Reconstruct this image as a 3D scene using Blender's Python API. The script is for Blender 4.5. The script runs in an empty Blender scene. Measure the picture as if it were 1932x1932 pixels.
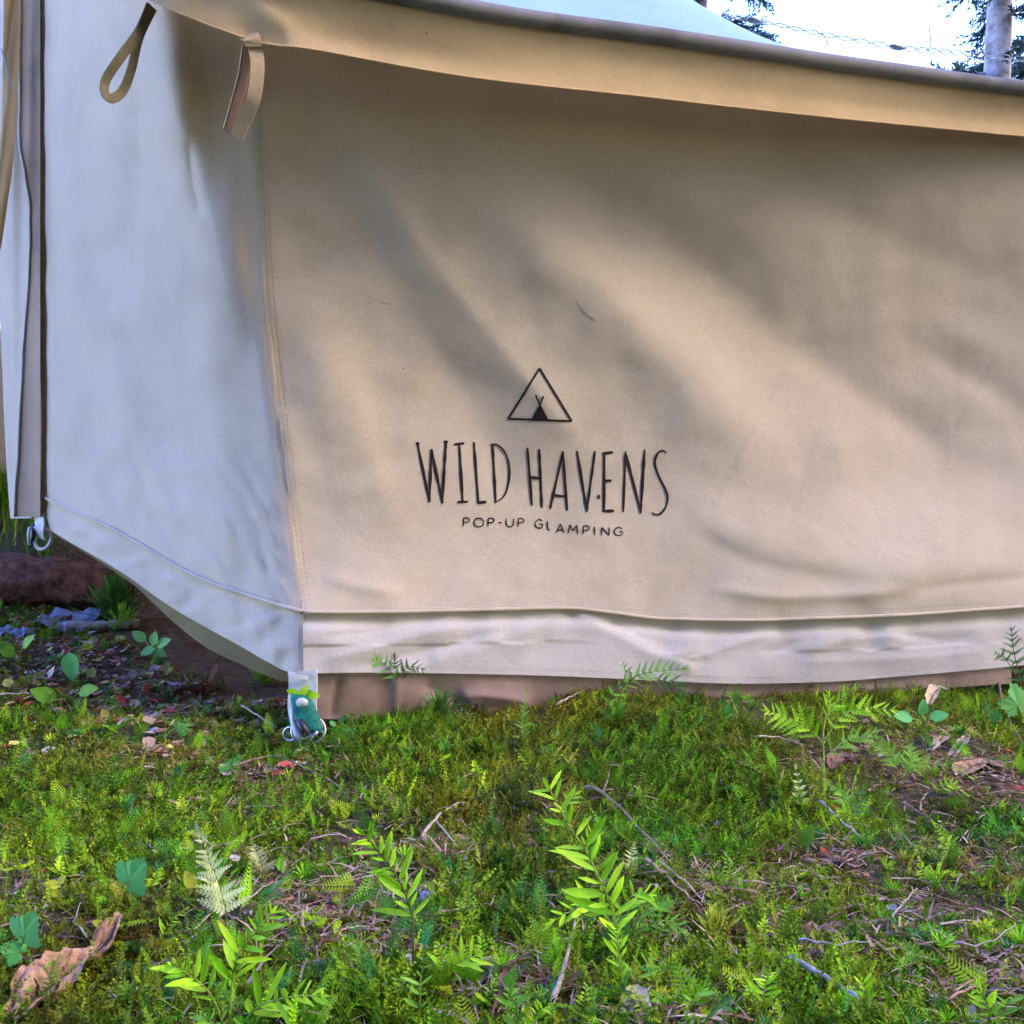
import bpy, math, random
import numpy as np
from mathutils import Vector, Matrix, Quaternion

R = math.radians
random.seed(7)
rng = np.random.default_rng(11)

# ------------------------------------------------------------------ camera, sky, sun, exposure
scene = bpy.context.scene
F = 1856.0                  # focal length in units of a 1932-unit-wide picture
CX = CY = 966.0
HOR = 870.0                 # horizon row
CAM = Vector((0.0, 0.0, 0.42))
PITCH = math.atan((CY - HOR) / F)
cam_data = bpy.data.cameras.new('camera')
cam = bpy.data.objects.new('camera', cam_data)
scene.collection.objects.link(cam)
cam.location = CAM
cam.rotation_euler = (math.pi / 2 - PITCH, 0, 0)
cam_data.sensor_width = 36.0
cam_data.lens = 36.0 * F / 1932.0
cam_data.clip_start = 0.02
cam_data.clip_end = 2000.0
scene.camera = cam

SUN_EL, SUN_AZ = R(41), R(106)          # azimuth from +Y towards +X
world = bpy.data.worlds.new('World')
scene.world = world
world.use_nodes = True
wn = world.node_tree.nodes
wl = world.node_tree.links
sky = wn.new('ShaderNodeTexSky')
sky.sky_type = 'NISHITA'
sky.sun_disc = False
sky.sun_elevation = SUN_EL
sky.sun_rotation = SUN_AZ
sky.air_density = 1.0
sky.dust_density = 0.6
sky.ozone_density = 1.0
hsv = wn.new('ShaderNodeHueSaturation')
hsv.inputs['Saturation'].default_value = 1.36
hsv.inputs['Hue'].default_value = 0.533
wl.new(sky.outputs[0], hsv.inputs['Color'])
wl.new(hsv.outputs[0], wn['Background'].inputs[0])
wn['Background'].inputs[1].default_value = 0.15
sun_data = bpy.data.lights.new('sun', 'SUN')
sun_data.energy = 0.5
sun_data.angle = R(45)
sun_data.color = (1.0, 0.84, 0.62)
sun = bpy.data.objects.new('sun', sun_data)
scene.collection.objects.link(sun)
to_sun = Vector((math.sin(SUN_AZ) * math.cos(SUN_EL), math.cos(SUN_AZ) * math.cos(SUN_EL), math.sin(SUN_EL)))
sun.rotation_euler = to_sun.to_track_quat('Z', 'Y').to_euler()
sun.location = (-6, 0, 8)

vs = scene.view_settings
vs.view_transform = 'Standard'
vs.look = 'None'
vs.gamma = 1.0
vs.use_curve_mapping = False
vs.exposure = 3.85
try:
    scene.cycles.max_bounces = 8
    scene.cycles.transparent_max_bounces = 8
except Exception:
    pass

# ------------------------------------------------------------------ helpers
col = scene.collection
_c, _s = math.cos(PITCH), math.sin(PITCH)


def at_np(px, py, Y):
    """picture position + distance along +Y  ->  world point (arrays)"""
    px = np.asarray(px, float); py = np.asarray(py, float); Y = np.asarray(Y, float)
    xn = (px - CX) / F
    yn = (CY - py) / F
    dy = _c + yn * _s
    dz = -_s + yn * _c
    k = Y / dy
    return np.stack([CAM.x + xn * k, CAM.y + Y + 0 * k, CAM.z + dz * k], -1)


def at(px, py, Y):
    return Vector(at_np(px, py, Y))


def interp(x, pts):
    """smooth (monotone-ish) interpolation through (x, value) knots"""
    xs = np.array([p[0] for p in pts], float); ys = np.array([p[1] for p in pts], float)
    x = np.asarray(x, float)
    n = len(xs)
    d = np.diff(ys) / np.diff(xs)
    m = np.zeros(n)
    m[0], m[-1] = d[0], d[-1]
    for i in range(1, n - 1):
        m[i] = 0 if d[i - 1] * d[i] <= 0 else 2 * d[i - 1] * d[i] / (d[i - 1] + d[i])
    i = np.clip(np.searchsorted(xs, x) - 1, 0, n - 2)
    h = xs[i + 1] - xs[i]
    t = (x - xs[i]) / h
    tc = np.clip(t, 0, 1)
    v = ((2 * tc**3 - 3 * tc**2 + 1) * ys[i] + (tc**3 - 2 * tc**2 + tc) * h * m[i]
         + (-2 * tc**3 + 3 * tc**2) * ys[i + 1] + (tc**3 - tc**2) * h * m[i + 1])
    v = v + np.where(t < 0, t * h * m[0], 0) + np.where(t > 1, (t - 1) * h * m[-1], 0)
    return v


def smooth(a, b, x):
    t = np.clip((np.asarray(x, float) - a) / (b - a), 0, 1)
    return t * t * (3 - 2 * t)


_lat = {}


def vnoise(x, y, scale, seed=0):
    if seed not in _lat:
        _lat[seed] = np.random.default_rng(1000 + seed).uniform(-1, 1, (256, 256))
    L = _lat[seed]
    x = np.asarray(x, float) / scale; y = np.asarray(y, float) / scale
    xi = np.floor(x).astype(int); yi = np.floor(y).astype(int)
    fx = x - xi; fy = y - yi
    fx = fx * fx * (3 - 2 * fx); fy = fy * fy * (3 - 2 * fy)
    a = L[xi & 255, yi & 255]; b = L[(xi + 1) & 255, yi & 255]
    c = L[xi & 255, (yi + 1) & 255]; d = L[(xi + 1) & 255, (yi + 1) & 255]
    return (a * (1 - fx) + b * fx) * (1 - fy) + (c * (1 - fx) + d * fx) * fy


def fold(px, py, pts, sl, sr, amp, sharp=0.0, fade=0.25):
    """crease / ridge along a polyline: different widths on its two sides"""
    px = np.asarray(px, float); py = np.asarray(py, float)
    P = np.array(pts, float)
    seg = P[1:] - P[:-1]
    sl_len = np.hypot(seg[:, 0], seg[:, 1])
    tot = sl_len.sum()
    best = np.full(px.shape, 1e9); side = np.zeros(px.shape); par = np.zeros(px.shape)
    acc = 0.0
    for i in range(len(seg)):
        ax, ay = P[i]; dx, dy = seg[i]; L = sl_len[i]
        t = np.clip(((px - ax) * dx + (py - ay) * dy) / (L * L), 0, 1)
        ex = px - (ax + t * dx); ey = py - (ay + t * dy)
        d = np.hypot(ex, ey)
        m = d < best
        best = np.where(m, d, best)
        side = np.where(m, dx * ey - dy * ex, side)
        par = np.where(m, (acc + t * L) / tot, par)
        acc += L
    sg = np.where(side > 0, sr, sl)
    if sharp > 0:
        e = sharp
        g = np.exp(-(np.sqrt(best**2 + e * e) - e) / sg)
    else:
        g = np.exp(-(best / sg) ** 2)
    if fade > 0:
        g = g * smooth(0, fade, par) * smooth(0, fade, 1 - par)
    return amp * g


def tag(o, label=None, cat=None, group=None, kind=None):
    if label: o['label'] = label
    if cat: o['category'] = cat
    if group: o['group'] = group
    if kind: o['kind'] = kind
    return o


def empty(name, loc, label, cat, group=None):
    o = bpy.data.objects.new(name, None)
    o.empty_display_size = 0.05
    col.objects.link(o)
    o.location = loc
    return tag(o, label, cat, group)


def link(name, me, parent=None, mtx=None):
    o = bpy.data.objects.new(name, me)
    col.objects.link(o)
    if parent is not None:
        o.parent = parent
        if mtx is None:      # geometry given in world space
            o.matrix_parent_inverse = Matrix.Translation(parent_loc(parent)).inverted()
        else:
            o.matrix_basis = mtx
    elif mtx is not None:
        o.matrix_basis = mtx
    return o


def parent_loc(p):
    v = Vector((0, 0, 0))
    while p is not None:
        v += p.location
        p = p.parent
        if p is not None and p.type == 'MESH':
            break
    return v


def mesh(name, verts, faces, mat, smooth_shade=True, cols=None):
    me = bpy.data.meshes.new(name)
    verts = np.asarray(verts, np.float32).reshape(-1, 3)
    if isinstance(faces, np.ndarray):
        k = faces.shape[1]; nf = faces.shape[0]
        me.vertices.add(len(verts)); me.vertices.foreach_set('co', verts.ravel())
        me.loops.add(nf * k); me.loops.foreach_set('vertex_index', faces.astype(np.int32).ravel())
        me.polygons.add(nf)
        me.polygons.foreach_set('loop_start', np.arange(0, nf * k, k, dtype=np.int32))
        me.polygons.foreach_set('loop_total', np.full(nf, k, np.int32))
        me.update(calc_edges=True)
    else:
        me.from_pydata([tuple(map(float, v)) for v in verts], [], [tuple(f) for f in faces])
        me.update()
    if smooth_shade:
        me.polygons.foreach_set('use_smooth', np.ones(len(me.polygons), bool))
    if cols is not None:
        ca = me.color_attributes.new('Col', 'FLOAT_COLOR', 'POINT')
        c4 = np.ones((len(verts), 4), np.float32); c4[:, :3] = cols
        ca.data.foreach_set('color', c4.ravel())
    if mat is not None:
        me.materials.append(mat)
    return me


def grid_faces(nu, nv):
    i, j = np.meshgrid(np.arange(nu - 1), np.arange(nv - 1), indexing='ij')
    a = i * nv + j
    return np.stack([a, a + nv, a + nv + 1, a + 1], -1).reshape(-1, 4)


def world_part(name, me, tent):
    """part whose mesh is given in world coordinates"""
    o = bpy.data.objects.new(name, me)
    col.objects.link(o)
    o.parent = tent
    o.matrix_parent_inverse = Matrix.Translation(-tent.location)
    return o


def sub_part(name, me, part):
    o = bpy.data.objects.new(name, me)
    col.objects.link(o)
    o.parent = part
    return o


def tube(pts, radius, sides=6, closed=False, caps=True):
    """verts, faces of a tube along points (radius number or list)"""
    P = [Vector(p) for p in pts]
    n = len(P)
    rad = radius if hasattr(radius, '__len__') else [radius] * n
    V, Fc = [], []
    up = Vector((0, 0, 1))
    prev = None
    for i in range(n):
        if closed:
            t = P[(i + 1) % n] - P[i - 1]
        else:
            t = P[min(i + 1, n - 1)] - P[max(i - 1, 0)]
        t.normalize()
        if prev is None:
            a = t.cross(up)
            if a.length < 1e-3: a = t.cross(Vector((1, 0, 0)))
            a.normalize()
        else:
            a = prev - t * prev.dot(t); a.normalize()
        prev = a
        b = t.cross(a)
        for k in range(sides):
            ang = 2 * math.pi * k / sides
            V.append(P[i] + (a * math.cos(ang) + b * math.sin(ang)) * rad[i])
    m = n if closed else n - 1
    for i in range(m):
        for k in range(sides):
            i2 = (i + 1) % n
            Fc.append((i * sides + k, i * sides + (k + 1) % sides, i2 * sides + (k + 1) % sides, i2 * sides + k))
    if caps and not closed:
        Fc.append(tuple(range(sides))[::-1]); Fc.append(tuple((n - 1) * sides + k for k in range(sides)))
    return V, Fc


def curve_pts(pts, n):
    """Catmull-Rom through 3D points, n samples"""
    P = [Vector(p) for p in pts]
    if len(P) == 2:
        return [P[0].lerp(P[1], i / (n - 1)) for i in range(n)]
    Q = [P[0] * 2 - P[1]] + P + [P[-1] * 2 - P[-2]]
    out = []
    m = len(P) - 1
    for i in range(n):
        t = i / (n - 1) * m
        k = min(int(t), m - 1); f = t - k
        a, b, c, d = Q[k], Q[k + 1], Q[k + 2], Q[k + 3]
        out.append(0.5 * ((2 * b) + (c - a) * f + (2 * a - 5 * b + 4 * c - d) * f * f + (3 * b - a - 3 * c + d) * f**3))
    return out


class MB:
    def __init__(s): s.v = []; s.f = []
    def add(s, V, Fc):
        o = len(s.v); s.v += [tuple(v) for v in V]; s.f += [tuple(i + o for i in f) for f in Fc]
    def mesh(s, name, mat, smooth_shade=True): return mesh(name, s.v, s.f, mat, smooth_shade)

# ------------------------------------------------------------------ materials


def new_mat(name):
    m = bpy.data.materials.new(name); m.use_nodes = True
    nt = m.node_tree
    b = nt.nodes['Principled BSDF']
    return m, nt, b


def N(nt, kind, **kw):
    n = nt.nodes.new(kind)
    for k, v in kw.items():
        if k in n.inputs.keys(): n.inputs[k].default_value = v
        else: setattr(n, k, v)
    return n


def ramp(nt, fac, stops):
    r = nt.nodes.new('ShaderNodeValToRGB')
    while len(r.color_ramp.elements) < len(stops): r.color_ramp.elements.new(0.5)
    for e, (p, c) in zip(r.color_ramp.elements, stops):
        e.position = p; e.color = (*c, 1) if len(c) == 3 else c
    nt.links.new(fac, r.inputs[0])
    return r.outputs[0]


def mixc(nt, fac, a, b, mode='MIX'):
    m = nt.nodes.new('ShaderNodeMix'); m.data_type = 'RGBA'; m.blend_type = mode
    for sock, v in ((m.inputs[0], fac), (m.inputs[6], a), (m.inputs[7], b)):
        if isinstance(v, bpy.types.NodeSocket): nt.links.new(v, sock)
        elif isinstance(v, (int, float)): sock.default_value = v
        else: sock.default_value = (*v, 1)
    return m.outputs[2]


def canvas_mat(name, base, trans, tw, rough=0.9, weave=0.25, specks=True, mottle=0.06):
    m, nt, b = new_mat(name)
    L = nt.links
    geo = N(nt, 'ShaderNodeNewGeometry')
    n1 = N(nt, 'ShaderNodeTexNoise', Scale=7.0, Detail=5.0, Roughness=0.6)
    L.new(geo.outputs['Position'], n1.inputs['Vector'])
    dark = tuple(c * (1 - mottle * 2.2) for c in base); light = tuple(min(1, c * (1 + mottle)) for c in base)
    c = ramp(nt, n1.outputs[0], [(0.3, dark), (0.5, base), (0.75, light)])
    n2 = N(nt, 'ShaderNodeTexNoise', Scale=260.0, Detail=3.0, Roughness=0.7)
    L.new(geo.outputs['Position'], n2.inputs['Vector'])
    c = mixc(nt, 0.22, c, ramp(nt, n2.outputs[0], [(0.3, (0.25, 0.25, 0.25)), (0.7, (0.8, 0.8, 0.8))]), 'OVERLAY')
    if specks:
        vo = N(nt, 'ShaderNodeTexVoronoi', Scale=17.0); vo.feature = 'F1'
        L.new(geo.outputs['Position'], vo.inputs['Vector'])
        wn_ = N(nt, 'ShaderNodeTexWhiteNoise'); wn_.noise_dimensions = '3D'
        L.new(vo.outputs['Color'], wn_.inputs['Vector'])
        lt = N(nt, 'ShaderNodeMath', operation='MULTIPLY'); L.new(wn_.outputs['Value'], lt.inputs[0]); lt.inputs[1].default_value = 0.055
        mm = N(nt, 'ShaderNodeMath', operation='SUBTRACT'); L.new(lt.outputs[0], mm.inputs[0]); mm.inputs[1].default_value = 0.022
        cmp_ = N(nt, 'ShaderNodeMath', operation='LESS_THAN'); L.new(vo.outputs['Distance'], cmp_.inputs[0]); L.new(mm.outputs[0], cmp_.inputs[1])
        ms = N(nt, 'ShaderNodeMath', operation='MULTIPLY'); L.new(cmp_.outputs[0], ms.inputs[0]); ms.inputs[1].default_value = 0.7
        c = mixc(nt, ms.outputs[0], c, (0.06, 0.045, 0.035))
    L.new(c, b.inputs['Base Color'])
    b.inputs['Roughness'].default_value = rough
    b.inputs['Specular IOR Level'].default_value = 0.25
    try:
        b.inputs['Sheen Weight'].default_value = 0.0
        b.inputs['Sheen Roughness'].default_value = 0.5
    except Exception: pass
    # weave relief
    w1 = N(nt, 'ShaderNodeTexNoise', Scale=900.0, Detail=2.0)
    L.new(geo.outputs['Position'], w1.inputs['Vector'])
    bp = N(nt, 'ShaderNodeBump', Strength=weave, Distance=0.0012)
    L.new(w1.outputs[0], bp.inputs['Height'])
    n3 = N(nt, 'ShaderNodeTexNoise', Scale=28.0, Detail=4.0, Roughness=0.55)
    L.new(geo.outputs['Position'], n3.inputs['Vector'])
    bp2 = N(nt, 'ShaderNodeBump', Strength=0.10, Distance=0.010)
    L.new(n3.outputs[0], bp2.inputs['Height']); L.new(bp.outputs[0], bp2.inputs['Normal'])
    L.new(bp2.outputs[0], b.inputs['Normal'])
    tr = N(nt, 'ShaderNodeBsdfTranslucent'); tr.inputs['Color'].default_value = (*trans, 1)
    mx = N(nt, 'ShaderNodeMixShader'); mx.inputs[0].default_value = tw
    L.new(b.outputs[0], mx.inputs[1]); L.new(tr.outputs[0], mx.inputs[2])
    L.new(mx.outputs[0], nt.nodes['Material Output'].inputs[0])
    return m


def plain_mat(name, base, rough=0.7, metal=0.0, var=0.15, scale=40.0, bump=0.2, bdist=0.002, spec=0.4):
    m, nt, b = new_mat(name); L = nt.links
    geo = N(nt, 'ShaderNodeNewGeometry')
    n1 = N(nt, 'ShaderNodeTexNoise', Scale=scale, Detail=6.0, Roughness=0.65)
    L.new(geo.outputs['Position'], n1.inputs['Vector'])
    c = ramp(nt, n1.outputs[0], [(0.28, tuple(x * (1 - var * 2) for x in base)), (0.5, base), (0.75, tuple(min(1, x * (1 + var * 1.6)) for x in base))])
    L.new(c, b.inputs['Base Color'])
    b.inputs['Roughness'].default_value = rough; b.inputs['Metallic'].default_value = metal
    b.inputs['Specular IOR Level'].default_value = spec
    bp = N(nt, 'ShaderNodeBump', Strength=bump, Distance=bdist)
    L.new(n1.outputs[0], bp.inputs['Height']); L.new(bp.outputs[0], b.inputs['Normal'])
    return m


def leaf_mat(name, base, tip=None, rough=0.55, tw=0.3, var=0.25, attr=False, vscale=60.0):
    m, nt, b = new_mat(name); L = nt.links
    geo = N(nt, 'ShaderNodeNewGeometry')
    n1 = N(nt, 'ShaderNodeTexNoise', Scale=vscale, Detail=4.0)
    L.new(geo.outputs['Position'], n1.inputs['Vector'])
    if attr:
        a = N(nt, 'ShaderNodeAttribute', attribute_name='Col')
        c = mixc(nt, 0.15, a.outputs['Color'], ramp(nt, n1.outputs[0], [(0.3, (0.3, 0.3, 0.3)), (0.7, (0.72, 0.72, 0.72))]), 'OVERLAY')
    else:
        oi = N(nt, 'ShaderNodeObjectInfo')
        tip = tip or tuple(min(1, x * 1.5) for x in base)
        c0 = mixc(nt, oi.outputs['Random'], base, tip)
        c = mixc(nt, var * 1.8, c0, ramp(nt, n1.outputs[0], [(0.3, (0.2, 0.2, 0.2)), (0.7, (0.8, 0.8, 0.8))]), 'OVERLAY')
    L.new(c, b.inputs['Base Color'])
    b.inputs['Roughness'].default_value = rough
    b.inputs['Specular IOR Level'].default_value = 0.06 if attr else 0.2
    tr = N(nt, 'ShaderNodeBsdfTranslucent')
    ct = mixc(nt, 0.5, c, (1.0, 1.0, 0.35), 'MULTIPLY')
    bright = N(nt, 'ShaderNodeMix'); bright.data_type = 'RGBA'; bright.blend_type = 'MULTIPLY'
    L.new(c, tr.inputs['Color'])
    mx = N(nt, 'ShaderNodeMixShader'); mx.inputs[0].default_value = tw
    L.new(b.outputs[0], mx.inputs[1]); L.new(tr.outputs[0], mx.inputs[2])
    L.new(mx.outputs[0], nt.nodes['Material Output'].inputs[0])
    return m


M = {}
M['canvas'] = canvas_mat('canvas', (0.55, 0.435, 0.315), (0.62, 0.42, 0.22), 0.10)
M['skirt'] = canvas_mat('skirt_canvas_lit', (0.53, 0.46, 0.40), (0.62, 0.42, 0.22), 0.08)  # paler than the wall canvas: sky light on the tilted band coloured in
M['valance'] = canvas_mat('valance_canvas', (0.74, 0.50, 0.26), (0.8, 0.5, 0.22), 0.15, mottle=0.08)
M['roof'] = canvas_mat('roof_canvas', (0.34, 0.52, 0.42), (0.62, 0.46, 0.26), 0.22, mottle=0.04)
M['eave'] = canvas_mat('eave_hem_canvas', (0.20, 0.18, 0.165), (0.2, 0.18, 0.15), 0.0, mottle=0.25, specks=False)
M['flap'] = canvas_mat('door_flap_canvas', (0.34, 0.23, 0.145), (0.3, 0.2, 0.12), 0.05, mottle=0.15)
M['webbing'] = canvas_mat('webbing', (0.55, 0.375, 0.20), (0.5, 0.35, 0.2), 0.08, weave=0.6, specks=False)
M['webbing_dark'] = canvas_mat('webbing_brown_shaded', (0.22, 0.175, 0.095), (0.3, 0.2, 0.1), 0.08, weave=0.6, specks=False)  # brown webbing darkened: shade on the loop by the door is in the colour
M['webbing_rust'] = canvas_mat('webbing_rust', (0.42, 0.22, 0.12), (0.3, 0.2, 0.1), 0.05, weave=0.6, specks=False)
M['webbing_white'] = canvas_mat('webbing_white', (0.58, 0.56, 0.50), (0.5, 0.5, 0.45), 0.05, weave=0.6, specks=False)
M['pvc'] = plain_mat('brown_groundsheet', (0.40, 0.255, 0.22), rough=0.5, var=0.14, scale=20, bump=0.15, bdist=0.004)
M['thread'] = plain_mat('thread', (0.36, 0.33, 0.29), rough=0.8, var=0.3, scale=200)
M['thread_white'] = plain_mat('thread_white', (0.56, 0.50, 0.43), rough=0.8, var=0.2, scale=200)
M['ink'] = plain_mat('print_ink', (0.022, 0.015, 0.017), rough=0.75, var=0.35, scale=300, bump=0.05, spec=0.1)
M['zip'] = plain_mat('zip_tape', (0.035, 0.012, 0.018), rough=0.6, var=0.3, scale=120)
M['teal'] = plain_mat('teal_plastic', (0.004, 0.14, 0.095), rough=0.6, var=0.3, scale=190, bump=0.6, spec=0.3)
M['black'] = plain_mat('black_plastic', (0.02, 0.02, 0.022), rough=0.4, var=0.2)
M['steel'] = plain_mat('steel', (0.50, 0.48, 0.45), rough=0.42, metal=1.0, var=0.1)
M['ivory'] = plain_mat('ivory_plastic', (0.62, 0.60, 0.54), rough=0.45, var=0.1)

# ------------------------------------------------------------------ ground
def terrain(x, y):
    x = np.asarray(x, float); y = np.asarray(y, float)
    z = 0.115 * smooth(0.15, 1.0, -x - 0.25) * smooth(1.35, 2.5, y)
    z = z + 0.16 * smooth(0.9, 1.3, -x) * smooth(2.25, 2.75, y)
    z = z + 0.05 * np.maximum(y - 5.5, 0) * smooth(5.5, 9, y)
    z = z - 0.012 * smooth(0.2, 1.2, x)
    z = z + 0.027 * smooth(1.15, 1.46, y) * smooth(-0.31, -0.20, x) * (1 - 0.55 * smooth(0.35, 0.8, x)) * (1 - smooth(1.9, 2.4, y))
    # away from the spot: soft forest floor swells
    far = smooth(2.5, 6.0, np.hypot(x, y))
    z = z + far * (0.25 * vnoise(x, y, 4.0, 3) + 0.10 * vnoise(x, y, 1.5, 4))
    z = z + 0.014 * vnoise(x, y, 0.16, 1) + 0.009 * vnoise(x, y, 0.06, 2) + 0.004 * vnoise(x, y, 0.025, 5)
    return z


def ground_at(px, py):
    Y = np.linspace(0.35, 6.0, 2600)
    P = at_np(np.full_like(Y, px), np.full_like(Y, py), Y)
    g = terrain(P[:, 0], P[:, 1])
    i = np.argmax(P[:, 2] < g)
    if P[i, 2] >= g[i]: i = len(Y) - 1
    return Vector(P[i])


# bare-litter patches: (picture x, picture y, rx m, ry m, strength)
LITTER = [(200, 1250, .30, .16, 1.0), (330, 1330, .22, .12, .9), (130, 1310, .25, .10, .5), (420, 1300, .18, .10, .9), (520, 1470, .09, .05, .9), (560, 1520, .13, .05, .6),
          (650, 1710, .075, .06, 1.0), (690, 1780, .05, .035, .8), (860, 1600, .09, .045, .8), (1000, 1575, .05, .03, .7),
          (1330, 1680, .11, .07, .9), (1420, 1760, .10, .06, .95), (1240, 1640, .07, .05, .7), (1540, 1640, .07, .05, .8), (1800, 1460, .12, .10, .9),
          (1880, 1500, .10, .07, .9), (1560, 1440, .05, .04, .8), (970, 1840, .05, .04, .8), (1050, 1700, .05, .04, .6),
          (60, 1700, .05, .04, .8), (1850, 1860, .08, .05, .7), (1300, 1900, .06, .04, .6), (1650, 1860, .07, .05, .5), (370, 1610, .04, .03, .6), (1760, 1700, .05, .03, .5), (930, 1590, .06, .03, .6), (310, 1420, .07, .04, .6), (1090, 1530, .05, .03, .6), (1880, 1640, .05, .05, .6)]
_lit = [(ground_at(a, b), rx, ry, s) for a, b, rx, ry, s in LITTER]


def litter(x, y):
    m = np.zeros(np.shape(x))
    for p, rx, ry, s in _lit:
        m = np.maximum(m, s * np.exp(-((x - p.x) / (rx * 1.3)) ** 2 - ((y - p.y) / (ry * 1.3)) ** 2))
    n = 0.5 * vnoise(x, y, 0.05, 8) + 0.5 * vnoise(x, y, 0.12, 9)
    m = m + 0.26 * n - 0.02
    m = np.maximum(m, 0.85 * smooth(0.0, 0.25, under_tent(x, y)))
    return np.clip(m, 0, 1)


def under_tent(x, y):
    """metres behind the foot of the tent wall (positive = under the tent)"""
    r = (y - (1.52 + 0.20 * (x + 0.32))) 
    l = (y - (1.52 - 0.88 * (x + 0.32))) * 0.75
    return np.where(x > -0.32, r, l)


def axis(lo, hi, step, far):
    c = list(np.arange(lo, hi + 1e-6, step))
    a, s = hi, step
    while a < far:
        s *= 1.25; a += s; c.append(a)
    a, s = lo, step
    while a > -far:
        s *= 1.25; a -= s; c.insert(0, a)
    return np.array(c)


gx = axis(-1.9, 1.6, 0.010, 400.0)
gy = axis(0.45, 2.9, 0.010, 400.0)
GX, GY = np.meshgrid(gx, gy, indexing='ij')
GZ = terrain(GX, GY)
lit = litter(GX, GY)
gcols = np.zeros((GX.size, 3), np.float32)
gcols[:, 0] = lit.ravel()
gcols[:, 1] = (0.5 + 0.5 * vnoise(GX, GY, 0.3, 12)).ravel()

m, nt, b = new_mat('forest_floor'); L = nt.links
geo = N(nt, 'ShaderNodeNewGeometry')
a = N(nt, 'ShaderNodeAttribute', attribute_name='Col')
sep = N(nt, 'ShaderNodeSeparateColor'); L.new(a.outputs['Color'], sep.inputs[0])
n1 = N(nt, 'ShaderNodeTexNoise', Scale=55.0, Detail=8.0, Roughness=0.7); L.new(geo.outputs['Position'], n1.inputs['Vector'])
n2 = N(nt, 'ShaderNodeTexNoise', Scale=160.0, Detail=6.0, Roughness=0.7); L.new(geo.outputs['Position'], n2.inputs['Vector'])
soil = ramp(nt, n1.outputs[0], [(0.25, (0.02, 0.009, 0.004)), (0.42, (0.09, 0.042, 0.018)), (0.58, (0.22, 0.11, 0.05)), (0.78, (0.40, 0.24, 0.12))])
mossc = ramp(nt, n2.outputs[0], [(0.25, (0.012, 0.016, 0.003)), (0.5, (0.045, 0.05, 0.010)), (0.75, (0.10, 0.11, 0.022))])
L.new(mixc(nt, sep.outputs[0], mossc, soil), b.inputs['Base Color'])
b.inputs['Roughness'].default_value = 0.9
bp = N(nt, 'ShaderNodeBump', Strength=0.9, Distance=0.008)
L.new(n2.outputs[0], bp.inputs['Height']); L.new(bp.outputs[0], b.inputs['Normal'])
ground = link('ground', mesh('ground', np.stack([GX, GY, GZ], -1).reshape(-1, 3), grid_faces(len(gx), len(gy)), m, cols=gcols))
tag(ground, 'mossy forest floor with patches of brown litter', 'ground', kind='structure')

# ------------------------------------------------------------------ the tent
XD = 78.0      # door edge
SEAM = [(-200, 470), (60, 478), (300, 489), (520, 500), (700, 517), (900, 541), (1060, 560), (1157, 571), (1275, 573)]
SEAM_Y = [(-200, 1.465), (60, 1.48), (200, 1.51), (350, 1.54), (500, 1.555), (700, 1.56), (900, 1.55), (1100, 1.515), (1157, 1.50), (1275, 1.478)]
PIPE = [(478, 1118), (520, 1140), (572, 1157), (640, 1158), (800, 1156), (960, 1152), (1070, 1150), (1150, 1158), (1250, 1170), (1400, 1173), (1550, 1169), (1700, 1163), (1850, 1153), (1932, 1147), (2200, 1122), (2420, 1105)]
HEM = [(560, 1271), (700, 1269), (1000, 1274), (1200, 1282), (1400, 1290), (1550, 1287), (1700, 1276), (1850, 1263), (1932, 1255), (2200, 1236), (2420, 1222)]
TOP = [(470, 20), (900, 105), (1400, 160), (1932, 212), (2420, 250)]
WX1 = 2420.0


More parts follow.
